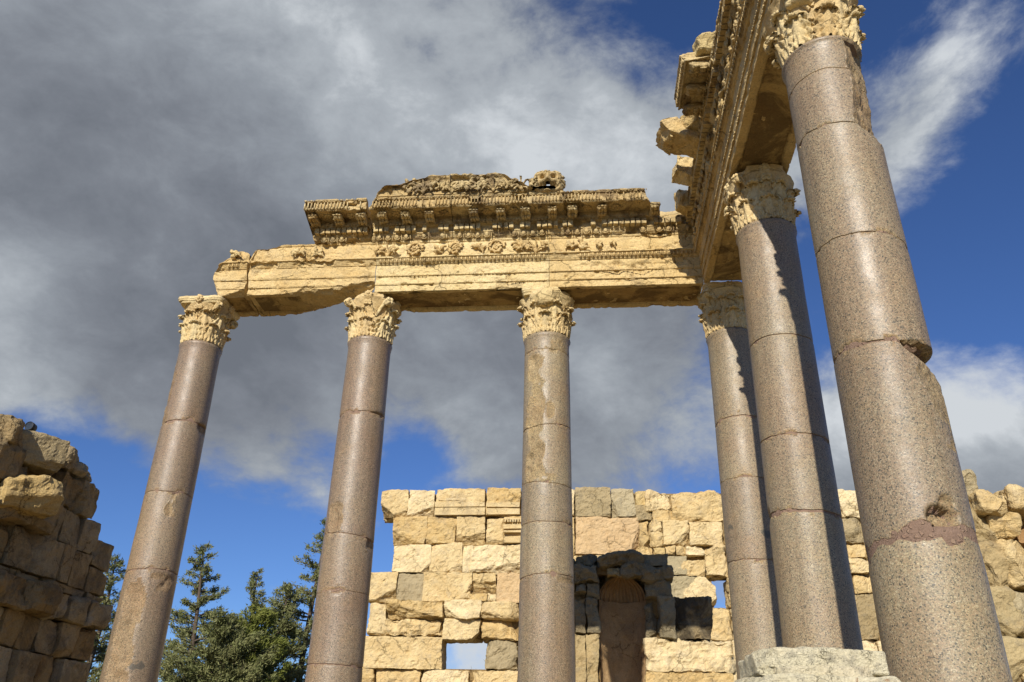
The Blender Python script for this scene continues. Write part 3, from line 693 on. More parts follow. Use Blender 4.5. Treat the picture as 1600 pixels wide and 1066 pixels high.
GA = 'architrave blocks along the top of the colonnade'; GC = 'cornice blocks on top of the architrave'
def architrave(label, org, rz, x0, x1, seed, wear=.3, rag=(0, 0), chips=(), ztop=1.08, scrolls=(), keep_bead=.7, keep_egg=.7, egg=None, soffit=(0, 99)):
    root = thing('architrave_block', label, 'architrave', org, rz, GA); rng = random.Random(seed)
    prof = [p for p in ARCH if p[1] <= ztop] + [(b[0], min(b[1], ztop)) for b in ARCH_BACK]
    mb = extrude(prof, x0, x1, seed, wear=wear, rag=rag, chips=chips); mb.build('beam_body', M['carved'], root)
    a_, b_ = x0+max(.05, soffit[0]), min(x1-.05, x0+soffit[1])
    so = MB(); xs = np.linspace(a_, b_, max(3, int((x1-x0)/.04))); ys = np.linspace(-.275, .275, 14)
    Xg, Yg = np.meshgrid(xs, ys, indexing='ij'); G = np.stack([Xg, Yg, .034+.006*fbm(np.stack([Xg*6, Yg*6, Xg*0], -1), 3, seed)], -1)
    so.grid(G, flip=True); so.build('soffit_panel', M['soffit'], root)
    def ok(x, z):
        for nv, pt, *zm in chips:
            if zm and z < zm[0]: continue
            nv = np.array(nv, float); nv /= np.linalg.norm(nv)
            if nv@np.array([x, -.47, z]) > nv@np.array(pt)-.10: return False
        return True
    bm = MB()
    for z, s in ((.145, .440), (.316, .464)):
        for a, b in runs(rng, x0+.04, x1-.04, keep_bead, .9):
            x = a
            while x < b-.1:
                if ok(x, z): bead_row(bm, x, min(b, x+.16), s, z)
                x += .15
        for a, b in runs(rng, x0+.04, x1-.04, .35, .5):
            if ok(a, z) and ok(b, z): bm.tube([(a, -s, z+.001), (b, -s, z+.001)], .010, 5)
    if bm.n: bm.build('bead_moulding', M['carved'], root, True, jit=.004, seed=seed)
    em = MB()
    for a, b in (egg if egg is not None else list(runs(rng, x0+.04, x1-.04, keep_egg, 1.2))):
        x = a
        while x < b-.08:
            if ok(x, .62): egg_row(em, x, x+.079, .545, .612, .019, .034, .078)
            x += .078
    if em.n: em.build('egg_moulding', M['carved'], root, True, jit=.004, seed=seed)
    if scrolls:
        sm = MB()
        for i, (x, r, kind) in enumerate(scrolls):
            if kind == 's': scroll(sm, x, .485, .865, r, 1 if i % 2 else -1, rng)
            elif kind == 'p': palmette(sm, x, .47, .73, .28, .30, rng)
            else:
                leafy(sm, x, .485, .86, r*1.5, rng)
        sm.build('scroll_relief', M['carved'], root, True, jit=.020, seed=seed)
    return root
def cornice(label, org, rz, x0, x1, seed, wear=.3, rag=(0, 0), chips=(), kind='corona', top=None, sima=(), mods=None, keep=.84, dent=True, lion=None, back=-.40, base_drop=0.0):
    root = thing('cornice_block', label, 'cornice', org, rz, GC); rng = random.Random(seed)
    prof = {'corona': CORN, 'bed': BED, 'sima': CORN+SIMA}[kind]
    tz = prof[-1][1] + (top or 0.0)
    prof = list(prof)+[(prof[-1][0]-.12, tz), (back, tz), (back, 1.081)]
    mb = extrude(prof, x0, x1, seed, wear=wear, rag=rag, chips=chips, dx=.03); mb.build('cornice_body', M['cornice'], root)
    def ok(x, s, z):
        for nv, pt, *zm in chips:
            if zm and z < zm[0]: continue
            nv = np.array(nv, float); nv /= np.linalg.norm(nv)
            if nv@np.array([x, -s, z]) > nv@np.array(pt)-.03: return False
        return True
    dm = MB(); p = .106; x = x0+.03
    while x < x1-p:
        if rng.random() < keep and ok(x+.04, .6, 1.25): dm.box((x, -.668, 1.206), (x+.083, -.55, 1.318))
        x += p
    if dm.n: dm.build('dentil_band', M['cornice'], root, False, jit=.010, seed=seed)
    em = MB(); x = x0+.04; p = .176
    while x < x1-p:
        if rng.random() < keep and ok(x+.08, .55, 1.14): egg_row(em, x, x+p, .560, 1.132, .042, .056, p)
        x += p
    x = x0+.02; p = .062
    while x < x1-p:
        if rng.random() < keep and ok(x+.03, .67, 1.36): egg_row(em, x, x+p, .690, 1.352, .016, .022, p)
        x += p
    em.build('egg_moulding', M['cornice'], root, True, jit=.006, seed=seed)
    if kind != 'bed':
        fm = MB(); x = x0+.01; p = .064
        while x < x1-p:
            if rng.random() < keep+.05 and ok(x+.03, 1.06, 1.56): 
                fm.box((x, -1.082, 1.485), (x+.020, -1.04, 1.622)); fm.ball((x+.041, -1.052, 1.50), (.020, .024, .028), 6, 4); 
            x += p
        for a, b in runs(rng, x0, x1, .8, 1.0):
            x = a
            while x < b-.1:
                if ok(x, 1.08, 1.6): bead_row(fm, x, min(b, x+.16), 1.088, 1.66, .020, .105)
                x += .105
        if fm.n: fm.build('flute_band', M['cornice'], root, True, jit=.007, seed=seed)
        for i, x in enumerate(mods if mods is not None else np.arange(x0+.22, x1-.1, .52)):
            if rng.random() > .88: continue
            modillion(root, x+rng.uniform(-.02, .02), seed*9+i, M['cornice'])
            if x+.38 < x1: rosette(root, x+.26, seed*9+i, M['cornice'])
    if sima:
        sm = MB()
        for x, k in sima:
            if k == 'p': palmette(sm, x, 1.08, 1.72, .33, .34, rng)
            else: vine(sm, x, 1.09, 1.72, .34, rng)
        sm.build('palmette_relief', M['cornice'], root, True, jit=.018, seed=seed)
    if lion is not None: lion_head(root, lion, seed)
    return root
def lion_head(parent, x, seed):
    """worn lion head water spout: mane, brow, cheeks, muzzle and an open mouth bored through"""
    piv = bpy.data.objects.new('lion_head', None); link(piv, parent); piv.location = (x, -1.02, 1.90)
    V, F = rock_mesh((.56, .34, .50), .020, 77, bevel=.15, rough=.02, fine=.010)
    fr = V[:, 1] < 0
    def bump(cx, cz, wx, wz, d):
        k = np.exp(-((V[:, 0]-cx)/wx)**2-((V[:, 2]-cz)/wz)**2)*fr; V[:, 1] -= k*d
    for sx in (-1, 1):
        bump(sx*.105, .055, .045, .035, -.10); bump(sx*.10, .125, .07, .03, .05); bump(sx*.12, -.05, .06, .06, .05); bump(sx*.14, -.13, .045, .05, -.09)
    bump(0, .02, .05, .11, .10); bump(0, -.045, .10, .035, .07); bump(0, -.125, .075, .055, -.16); bump(0, -.215, .09, .03, .05)
    c = np.array([V[list(f)].mean(0) for f in F]); zc = np.where(c[:, 1] < 0, -.125, .075); keep = ~(((c[:, 0]/.056)**2+((c[:, 2]-zc)/.055)**2 < 1))
    F = [f for f, k in zip(F, keep) if k]
    mesh_obj('face', V, F, M['cornice'], piv, True)
    rng = random.Random(5); mb = MB()
    for k in range(34):
        a = rng.uniform(-.2*math.pi, 1.2*math.pi); r = rng.uniform(.25, .30); t = np.linspace(0, 1, 6); b = rng.uniform(-.4, .4)
        path = np.stack([np.cos(a+b*t)*(r-.06+.09*t), -.17+.16*t, np.sin(a+b*t)*(r-.06+.09*t)*.92], 1); mb.tube(path, np.array([.015, .028, .034, .034, .03, .018]), 6)
    mb.build('mane', M['cornice'], piv, True, jit=.016, seed=3)
    for sx in (-1, 1):
        mb = MB(); mb.ball((sx*.18, -.08, .19), (.045, .035, .05), 8, 6); mb.build('ear', M['cornice'], piv, True, jit=.01)

OA = (X4, Y4, HB)          # local x runs with the world x; the corner column is at x = 0
rel = lambda px, py, s: aty(px, py, Y4-s)[0]-X4
xA = [rel(333, 440, .45), rel(386, 440, .45), rel(587, 430, .45), rel(858, 430, .45), -.418]
architrave('short broken beam end block resting on the leftmost capital', OA, 0, xA[0], xA[1]-.02, 21, .35, (.06, .05),
    chips=[((-1, 0, .62), (xA[0]+.10, -.47, .56)), ((-.3, -.2, 1), (xA[0]+.42, -.47, .97)), ((.8, 0, 1), (xA[1]-.14, -.4, .98)), ((.3, -.5, -1), (xA[1]-.3, -.42, .06)), ((-1, -.4, -.5), (xA[0]+.06, -.4, .2))], soffit=(.25, .7), ztop=1.02, keep_bead=.95, egg=[(xA[0]+.18, xA[1]-.16)], scrolls=[((xA[0]+xA[1])/2+.02, .1, 'l')])
architrave('worn cracked beam block with a broken lower edge between the two leftmost columns', OA, 0, xA[1]+.02, xA[2]-.008, 22, .36, (.05, .0),
    chips=[((-1, 0, .8), (xA[1]+.14, -.47, .98)), ((.10, -.45, -1), (xA[1]+1.3, -.42, .10)), ((.16, .62, -1), (xA[1]+.55, .42, .02)), ((-.25, 0, 1), (xA[1]+.5, 0, 1.05)), ((.5, .9, -.2), (xA[1]+1.3, .36, .3))], soffit=(.1, 1.0), ztop=1.08, keep_bead=.6, keep_egg=.45, scrolls=[(xA[1]+.95, .1, 'l'), (xA[1]+1.35, .1, 'l')])
mid = [(xA[2]+.18+.02, .14, 'p'), (xA[2]+.72, .150, 's'), (xA[2]+1.2, .10, 'l'), (xA[2]+1.50, .13, 's'), (xA[2]+1.95, .1, 'l'), (xA[2]+2.30, .155, 's'), (xA[2]+2.72, .1, 'l'), (xA[2]+3.05, .12, 'p')]
architrave('best preserved beam block with carved leaf scrolls on its frieze', OA, 0, xA[2]+.004, xA[3]-.004, 23, .26, (0, 0), scrolls=mid, keep_bead=.7, egg=[(xA[2]+.05, xA[3]-.05)])
architrave('beam block reaching the inner corner, its frieze carving mostly broken away', OA, 0, xA[3]+.004, xA[4], 24, .42, (0, 0), scrolls=[(xA[3]+.45, .1, 'l'), (xA[3]+.6, .1, 'l'), (xA[3]+.95, .06, 'l'), (xA[3]+1.2, .05, 'l')], keep_bead=.75, egg=[(xA[3]+.55, xA[4]-.1)])
k0 = [rel(474, 330, 1.05), rel(571, 330, 1.05)]
cornice('separate leftmost cornice block with three brackets beside a gap', OA, 0, k0[0], k0[1], 31, .55, (.07, .05), mods=[k0[0]+.17, k0[0]+.62, k0[0]+1.08], chips=[((-1, 0, -.5), (k0[0]+.14, -.5, 1.10)), ((.25, -.5, -1), (k0[0]+.8, -.5, 1.055))])
k1 = [rel(583, 330, 1.05), rel(702, 330, 1.05), rel(882, 330, 1.05), rel(1020, 330, 1.05), rel(1075, 370, .6)]
cornice('tall cornice block with a sloping broken left end and weathered palmettes', OA, 0, k1[0]-.10, k1[1]-.005, 32, .60, (.10, 0), kind='sima', sima=[(k1[0]+.74, 'v'), (k1[0]+.95, 'p'), (k1[0]+1.28, 'v'), (k1[0]+1.5, 'p')], mods=[k1[0]+.14, k1[0]+.58, k1[0]+1.06],
    chips=[((-1, 0, .85), (k1[0]+.06, -1.1, 1.72)), ((-.2, -.2, 1), (k1[0]+.7, -1.1, 1.99))])
cornice('cornice block with a lion head spout and a scroll frieze on its top edge', OA, 0, k1[1]+.005, k1[2]-.02, 33, .58, (0, .0), kind='sima', sima=[(k1[1]+.20, 'v'), (k1[1]+.50, 'v'), (k1[1]+.82, 'p'), (k1[1]+1.10, 'v'), (k1[1]+1.35, 'p')], lion=rel(856, 290, 1.15), mods=[k1[1]+.42, k1[1]+.94, k1[1]+1.42, k1[1]+1.92],
    chips=[((.5, 0, 1), (k1[1]+.98, -1.15, 2.02), 1.72)])
cornice('low cornice block with worn brackets between the lion head and the inner corner', OA, 0, k1[2]-.075, k1[3], 34, .75, (.0, .10), mods=[k1[2]+.16, k1[2]+.70, k1[2]+1.22, k1[2]+1.68], chips=[((1, -.2, .3), (k1[3]-.10, -1.05, 1.55))], keep=.78)
cornice('plain broken cornice stub in the inner corner', OA, 0, k1[3]+.02, -.45, 35, .6, (.05, 0), kind='bed', top=.22, chips=[((.0, -1, .9), (0, -.60, 1.42))], keep=.9)

# the wing that runs from the corner towards the camera: its carved side looks left
OB = (X4, Y4, HB)
yB = lambda px, py, z: Y4-atz(px, py, HB+z)[1]
RB = -math.pi/2
LB = 7.05
architrave('right wing beam block from the inner corner to the fifth column', OB, RB, .425, 3.27, 41, .20, (0, 0), scrolls=[(.72+.33*i, .13, 's' if i % 2 else 'l') for i in range(7)], keep_bead=.8, keep_egg=.9)
architrave('right wing beam block over the nearest column with a stained underside', OB, RB, 3.28, LB, 42, .26, (0, .06), scrolls=[(3.5+.34*i, .13, 'l' if i % 3 else 's') for i in range(10)], keep_bead=.8, keep_egg=.9)
cornice('long carved bed moulding on the right wing beam, next to the inner corner', OB, RB, .62, 3.3, 43, .5, (.03, .02), kind='bed', top=.06, chips=[((0, -.6, 1), (1.6, -.62, 1.44))], keep=.92)
f1 = [yB(1067, 149, 1.47), yB(1075, 95, 1.47)]
cornice('large overhanging cornice block with a deep coffered underside on the right wing', OB, RB, 3.31, f1[1]+.10, 44, .5, (.04, .06), top=.10, mods=[3.42, 3.85, 4.28], chips=[((1, -.2, .5), (f1[1]-.02, -1.0, 1.58)), ((-1, 0, -.0), (3.35, -1.0, 1.5))])
cornice('carved bed moulding at the near end of the right wing', OB, RB, f1[1]+.13, LB-.35, 45, .5, (.08, .12), kind='bed', top=-.12, chips=[((.5, -.6, 1), (5.9, -.55, 1.28))], keep=.8)
def fragment(label, c, size, seed, rot, chips=(), extra=None, mat='carved'):
    root = thing('cornice_fragment', label, 'stone fragment', c, 0, 'broken cornice fragments on the right wing')
    piv = rock('stone_lump', (0, 0, 0), size, M[mat], root, seed, .028, False, rot=rot, bevel=.03, rough=.05, fine=.016, pit=.03, chips=list(chips)+rand_chips(random.Random(seed), 6, .50, .80, False))
    if extra: extra(root)
    return root
def flutes(root):
    mb = MB()
    for k in range(6): mb.box((-.30, -.26+k*.085, -.10), (-.262, -.205+k*.085, .04))
    mb.build('flute_band', M['carved'], root, False, jit=.010)
p = atz(1062, 222, HB+1.52)
fragment('long broken cornice piece sticking out furthest to the left from the right wing', (p[0]+.12, p[1], p[2]), (1.05, .62, .30), 51, (0, .30, .12), extra=flutes)
p = atz(1088, 190, HB+1.70)
fragment('rounded pale lump of cornice lying above the protruding piece', (p[0]+.05, p[1], p[2]-.05), (.55, .55, .36), 52, (.1, .1, .4), mat='side_pale')
p = atz(1070, 272, HB+1.48)
fragment('broken bracket stump with a curl below the protruding cornice piece', (p[0]+.10, p[1], p[2]), (.62, .42, .42), 53, (.1, .2, .1))
p = atz(1066, 318, HB+1.40)
fragment('small dark cornice stump close to the inner corner', (p[0]+.06, p[1]-.05, p[2]), (.42, .40, .40), 54, (.2, .0, .2))
p = atz(1128, 82, HB+1.80)
fragment('pale broken top lying on the large overhanging cornice block', (p[0]+.0, p[1], p[2]-.06), (.85, .70, .40), 55, (.1, .1, .1), mat='side_pale')

# ------------------------------------------------------------------ back wall
WY = 28.5
wall = thing('ruined_wall', 'ruined back wall of large yellow limestone blocks with square openings, behind the columns', 'wall', (0, WY, 0))
NB = [0]
def wblock(x0, y0, x1, y1, mat='wall', depth=1.0, proud=0.0, nchip=4, rough=.020, seed=None, parent=None, bevel=.016, plane=None, chips=None, name='stone_block', lo=.70):
    WY = plane or globals()['WY']
    a = aty(x0, (y0+y1)/2, WY); b = aty(x1, (y0+y1)/2, WY); c = aty((x0+x1)/2, y0, WY); d = aty((x0+x1)/2, y1, WY)
    NB[0] += 1; s = seed or 100+NB[0]; rng = random.Random(s)
    w = b[0]-a[0]-.010; h = c[2]-d[2]-.010
    return rock(name, ((a[0]+b[0])/2, depth/2-proud, (c[2]+d[2])/2), (w, depth, h), M[mat], parent or wall, s, .055, False, bevel=bevel, rough=rough*rng.uniform(.8, 1.9), fine=.020, skew=.04, pit=.035,
                chips=chips if chips is not None else rand_chips(rng, nchip, lo, .97))
def C7(x, y): return 560+x/3.27, 740+y/3.27
def C8(x, y): return 860+x/3.27, 740+y/3.27
def CR_(x, y): return 1130+x/3.27, 740+y/3.27
def W_(cv, x0, y0, x1, y1, **kw):
    a = cv(x0, y0); b = cv(x1, y1); return wblock(a[0], a[1], b[0], b[1], **kw)
L7 = [(112,85,252,222,dict(chips=[((-.8,-.6,-1),.55),((.2,-1,-1),.8)])), (254,85,388,230,dict(chips=[((.3,-1,-1),.62)])), (390,74,648,218,dict(rough=.015,nchip=1,lo=.85)), (650,74,832,216,dict(rough=.018,nchip=1,lo=.8)), (836,80,1010,216,{}),
      (172,219,345,364,dict(chips=[((-.4,-1,-.9),.6)],nchip=2)), (345,218,498,358,{}), (499,218,650,360,dict(chips=[((.1,-1,-1),.64)])), (652,217,740,358,dict(nchip=3)), (742,217,838,360,dict(rough=.02,nchip=0)), (840,217,1010,360,{}),
      (175,362,368,502,{}), (366,355,528,504,dict(rough=.015)), (529,364,590,505,dict(nchip=3)), (577,362,832,508,dict(chips=[((.2,-1,-1),.66),((-.4,-1,.6),.85)])), (836,362,1010,508,{}),
      (52,504,196,653,dict(chips=[((.5,-1,-1),.62)])), (198,506,372,652,dict(mat='mortar',rough=.012,proud=-.04,nchip=0)), (330,505,580,653,dict(rough=.018,chips=[((1,-.3,-.8),.66)])), (580,508,706,606,dict(chips=[((0,-1,-1),.55)])),
      (465,600,568,655,dict(rough=.015)), (569,607,658,655,dict(rough=.015)), (655,612,706,655,dict(rough=.02)), (707,508,830,658,dict(mat='wall_pink',rough=.015,nchip=0)), (834,508,1010,658,{}),
      (45,660,140,826,{}), (142,655,440,742,dict(proud=.30,rough=.07,nchip=4,chips=[((-.3,-1,-1.1),.50)])), (445,655,628,742,dict(proud=.28,rough=.02,nchip=1)), (122,745,430,828,dict(proud=.02,rough=.09,nchip=4,lo=.5)), (432,745,625,850,dict(proud=.06,rough=.02,chips=[((.9,-.2,-1),.7)])),
      (630,658,815,745,dict(proud=.28,rough=.04)), (630,747,812,846,dict(proud=.05,rough=.07,nchip=4,lo=.5)), (816,660,1010,848,{}),
      (30,832,428,1000,dict(rough=.014,nchip=0,proud=.02)), (648,856,812,1000,dict(mat='mortar',rough=.05)), (816,850,1010,1000,{}),
      (-10,990,78,1080,{}), (80,1004,312,1120,{}), (316,1002,560,1120,dict(nchip=4)), (566,1004,812,1120,{}), (816,1004,1010,1120,{})]
for x0, y0, x1, y1, kw in L7: W_(C7, x0, y0, x1, y1, **kw)
L8 = [(300,418,470,640,{}), (120,418,298,640,{}), (440,432,612,640,{}), (120,644,480,850,{}), (484,644,608,850,{}), (120,853,490,1090,{}), (125,70,307,221,dict(mat='wall_grey',rough=.02,nchip=1)), (311,72,433,222,dict(mat='wall_grey',rough=.03)), (435,88,490,160,dict(mat='side_pale')), (434,160,518,236,dict(mat='wall_grey')), (490,90,620,190,dict(rough=.06,nchip=4)), (520,185,632,243,{}), (621,90,890,243,dict(rough=.06,nchip=5)), (892,92,1010,243,{}),
      (125,222,455,414,dict(mat='wall_pink',rough=.018,nchip=1)), (452,238,503,372,{}), (504,237,572,294,{}), (506,295,578,372,{}), (574,237,708,364,dict(chips=[((.9,-1,-.9),.62)])), (709,234,884,368,dict(rough=.03)), (886,234,1010,368,{}),
      (440,374,524,430,{}), (526,372,590,436,dict(mat='side_pale')), (588,366,640,415,{}), (642,366,690,412,{}), (692,365,786,415,{}), (600,418,700,520,dict(mat='mortar',rough=.012,nchip=0)), (650,440,790,520,dict(rough=.06,proud=.05)), (790,368,908,524,dict(rough=.05,nchip=3)), (910,370,1010,524,{}),
      (612,523,780,640,dict(mat='mortar',rough=.012,nchip=0,proud=-.02)), (675,528,843,680,dict(proud=.04,rough=.04,chips=[((-1,-.5,.9),.55),((1,-.3,.9),.72),((.8,-.3,-1),.8)])), (912,528,1010,680,{}), (612,640,700,700,{}),
      (812,682,925,850,dict(rough=.06)), (928,682,1010,850,{}),
      (492,853,935,1090,dict(rough=.06,nchip=2,lo=.8,proud=.05)), (938,852,1010,1090,{})]
for x0, y0, x1, y1, kw in L8: W_(C8, x0, y0, x1, y1, **kw)
LR = [(480,86,590,222,{}), (592,80,705,224,dict(rough=.05)), (706,84,830,224,{}), (480,226,616,350,{}), (618,226,722,350,dict(mat='wall_grey')), (724,226,830,350,{}), (480,354,636,505,{}), (638,356,742,428,dict(nchip=3)), (648,430,748,508,dict(nchip=3)), (750,354,850,505,{}),
      (480,510,672,690,{}), (676,510,776,608,dict(proud=-.1)), (688,612,792,846,dict(mat='wall_grey')), (794,510,900,846,{}), (480,692,686,848,{}), (480,852,702,1090,{}), (705,852,808,1090,{}), (810,852,960,1090,{})]
for x0, y0, x1, y1, kw in LR: W_(CR_, x0, y0, x1, y1, **kw)
# the stretches that the columns hide from the photograph
for (p0, p1, rows) in ((870, 898, (762, 806, 868, 940)), (1170, 1276, (766, 812, 853, 895, 946, 1000)), (870, 896, (940, 1000, 1080)), (1170, 1276, (1000, 1080))):
    for y0, y1 in zip(rows[:-1], rows[1:]):
        n_ = max(1, round((p1-p0)/55)); 
        for i in range(n_): wblock(p0+(p1-p0)*i/n_, y0, p0+(p1-p0)*(i+1)/n_, y1)
# lower courses below the sight line and the rubble core that closes the joints
zlow = aty(800, 740+1122/3.27, WY)[2]; rng = random.Random(8); x = -8.2
while x < 9.6:
    w = rng.uniform(1.3, 2.2); NB[0] += 1
    rock('stone_block', (x+w/2, .5, zlow/2-.05), (w-.02, 1.0, zlow), M['wall'], wall, 900+NB[0], .14, False, bevel=.06, rough=.04, fine=.014, chips=rand_chips(rng, 1)); x += w
def coreb(x0, y0, x1, y1, d0=.30, d1=.92):
    a = aty(x0, (y0+y1)/2, WY); b = aty(x1, (y0+y1)/2, WY); c = aty((x0+x1)/2, y0, WY); d = aty((x0+x1)/2, y1, WY)
    return (a[0], d0, d[2]), (b[0], d1, c[2])
cm = MB()
cm.box(*coreb(*C7(130, 100), *C7(1040, 215)))
for (cv, q) in ((C7, (185,215,1040,500)), (C7, (60,500,1040,655)), (C7, (60,655,1040,835)), (C7, (45,835,415,995)), (C7, (660,850,1040,995)), (C7, (0,995,1040,1100)),
                (C8, (105,90,1060,400)), (C8, (480,400,1060,520)), (C8, (600,520,835,690)), (C8, (940,520,1060,690)), (C8, (600,690,1060,1080)),
                (CR_, (100,110,700,1080)), (C7, (1000,110,1130,1080)), (CR_, (440,100,980,500)), (CR_, (440,500,980,1080))):
    a = cv(q[0], q[1]); b = cv(q[2], q[3]); cm.box(*coreb(a[0], a[1], b[0], b[1], .30+.003*cm.n/8, .90+.004*cm.n/8))
cm.build('rubble_core', M['core'], wall)
# fasciae and a dentil row still carved on reused blocks at the top of the wall
mb = MB()
for (q, pr) in (((392,150,645,172), .075), ((392,178,648,214), .10), ((410,124,548,138), .03), ((655,150,825,174), .07), ((655,182,825,212), .095)):
    a = C7(q[0], q[1]); b = C7(q[2], q[3]); lo, hi = coreb(a[0], a[1], b[0], b[1], -pr, .05); mb.box(lo, hi)
mb.build('carved_fascia', M['wall'], wall, False, jit=.014)
mb = MB()
for (q, pr) in (((744,232,838,240), .12), ((742,262,838,284), .10), ((744,296,838,306), .16), ((742,325,838,356), .08)):
    a = C7(q[0], q[1]); b = C7(q[2], q[3]); lo, hi = coreb(a[0], a[1], b[0], b[1], -pr, .05); mb.box(lo, hi)
for k in range(7):
    a = C7(748+k*13, 240); b = C7(756+k*13, 252); lo, hi = coreb(a[0], a[1], b[0], b[1], -.14, .05); mb.box(lo, hi)
mb.build('carved_dentils', M['wall'], wall, False, jit=.012)

# the pier with a niche: nearer than the back wall, partly in the shadow that the colonnade throws on it
NY = 21.8
pier = thing('niche_pier', 'ruined pier with a round headed niche, its top half shaded, before the back wall', 'niche', (0, NY, 0))
nl = aty(*C8(250, 700), NY); nr_ = aty(*C8(488, 700), NY); ntop = aty(*C8(368, 525), NY)[2]; nspring = aty(*C8(368, 640), NY)[2]
nx, nw = (nl[0]+nr_[0])/2, (nr_[0]-nl[0])/2
niche = bpy.data.objects.new('niche', None); link(niche, pier)
mb = MB(); na = 40; a = np.linspace(-math.pi/2, math.pi/2, na)
z = np.linspace(.2, nspring, 40)
G = np.array([[(nx+math.sin(t)*nw*1.02, .05+math.cos(t)*nw*.95, zz_) for zz_ in z] for t in a]); G = G + np.stack([fbm(G*3+k*9, 4, 60+k) for k in range(3)], 2)*.03
# horizontal block joints of the lining
for zj in (aty(*C8(368, 745), NY)[2], aty(*C8(368, 875), NY)[2]):
    G[..., 1] += np.exp(-((G[..., 2]-zj)/.03)**2)*.03
mb.grid(G, flip=True); mb.build('niche_lining', M['brown'], niche)
mb = MB(); b = np.linspace(0, math.pi/2*.98, 20); rz = ntop-nspring
G = np.array([[(nx+math.sin(t)*nw*1.02*math.cos(q)*(1), .05+math.cos(t)*nw*.95*math.cos(q), nspring+math.sin(q)*max(rz, nw*.95)) for q in b] for t in np.linspace(-math.pi/2, math.pi/2, 109)])
fl = np.cos(np.linspace(-math.pi/2, math.pi/2, 109)*2*10)[:, None]*.055*np.cos(b)[None, :]
G[..., 1] += fl; mb.grid(G, flip=True); mb.build('shell_dome', M['brown'], niche)
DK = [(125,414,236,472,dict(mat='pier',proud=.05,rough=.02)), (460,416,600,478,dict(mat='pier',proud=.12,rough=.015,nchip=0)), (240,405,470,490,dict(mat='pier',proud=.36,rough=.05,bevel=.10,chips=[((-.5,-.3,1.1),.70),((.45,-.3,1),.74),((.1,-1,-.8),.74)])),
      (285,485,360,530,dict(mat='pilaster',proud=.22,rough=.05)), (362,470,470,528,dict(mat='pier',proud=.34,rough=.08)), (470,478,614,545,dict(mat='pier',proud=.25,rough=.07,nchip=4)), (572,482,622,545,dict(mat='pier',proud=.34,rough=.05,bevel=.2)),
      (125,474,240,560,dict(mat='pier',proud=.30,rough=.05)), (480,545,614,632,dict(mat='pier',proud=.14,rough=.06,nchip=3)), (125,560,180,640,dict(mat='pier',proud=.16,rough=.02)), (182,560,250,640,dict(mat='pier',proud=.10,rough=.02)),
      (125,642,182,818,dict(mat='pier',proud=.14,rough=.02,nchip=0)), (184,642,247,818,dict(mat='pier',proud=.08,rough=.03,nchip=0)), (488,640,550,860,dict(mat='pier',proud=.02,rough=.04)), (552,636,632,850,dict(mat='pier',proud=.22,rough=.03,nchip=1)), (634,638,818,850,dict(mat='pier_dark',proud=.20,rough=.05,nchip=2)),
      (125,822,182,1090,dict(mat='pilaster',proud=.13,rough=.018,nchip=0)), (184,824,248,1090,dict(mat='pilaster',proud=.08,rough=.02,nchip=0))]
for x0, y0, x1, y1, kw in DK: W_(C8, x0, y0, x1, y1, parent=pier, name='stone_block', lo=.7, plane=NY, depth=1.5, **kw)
lo = aty(*C8(480, 860), NY); hi = aty(*C8(500, 860), NY)
W_(C8, 492, 853, 942, 1010, parent=pier, plane=NY, depth=1.5, rough=.05, nchip=1, lo=.85, proud=.06)
W_(C8, 496, 1012, 942, 1180, parent=pier, plane=NY, depth=1.5, rough=.05, nchip=1, lo=.85, proud=.04)
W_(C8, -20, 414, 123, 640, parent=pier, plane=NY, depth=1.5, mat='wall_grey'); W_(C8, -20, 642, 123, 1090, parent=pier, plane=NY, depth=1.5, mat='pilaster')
mb = MB(); a = aty(*C8(10, 480), NY); b = aty(*C8(600, 480), NY); zt = aty(*C8(300, 470), NY)[2]
mb.box((a[0], nw*.95+.12, 0), (b[0], 1.45, zt)); mb.box((a[0], .12, 0), (nx-nw*1.03, nw*.95+.118, zt-.004)); mb.box((nx+nw*1.03, .12, 0), (b[0]-.02, nw*.95+.117, zt-.003))
mb.box((nx-nw*1.06, .10, ntop+.06), (nx+nw*1.06, nw*.95+.116, zt-.002)); mb.build('rubble_core', M['core'], pier)

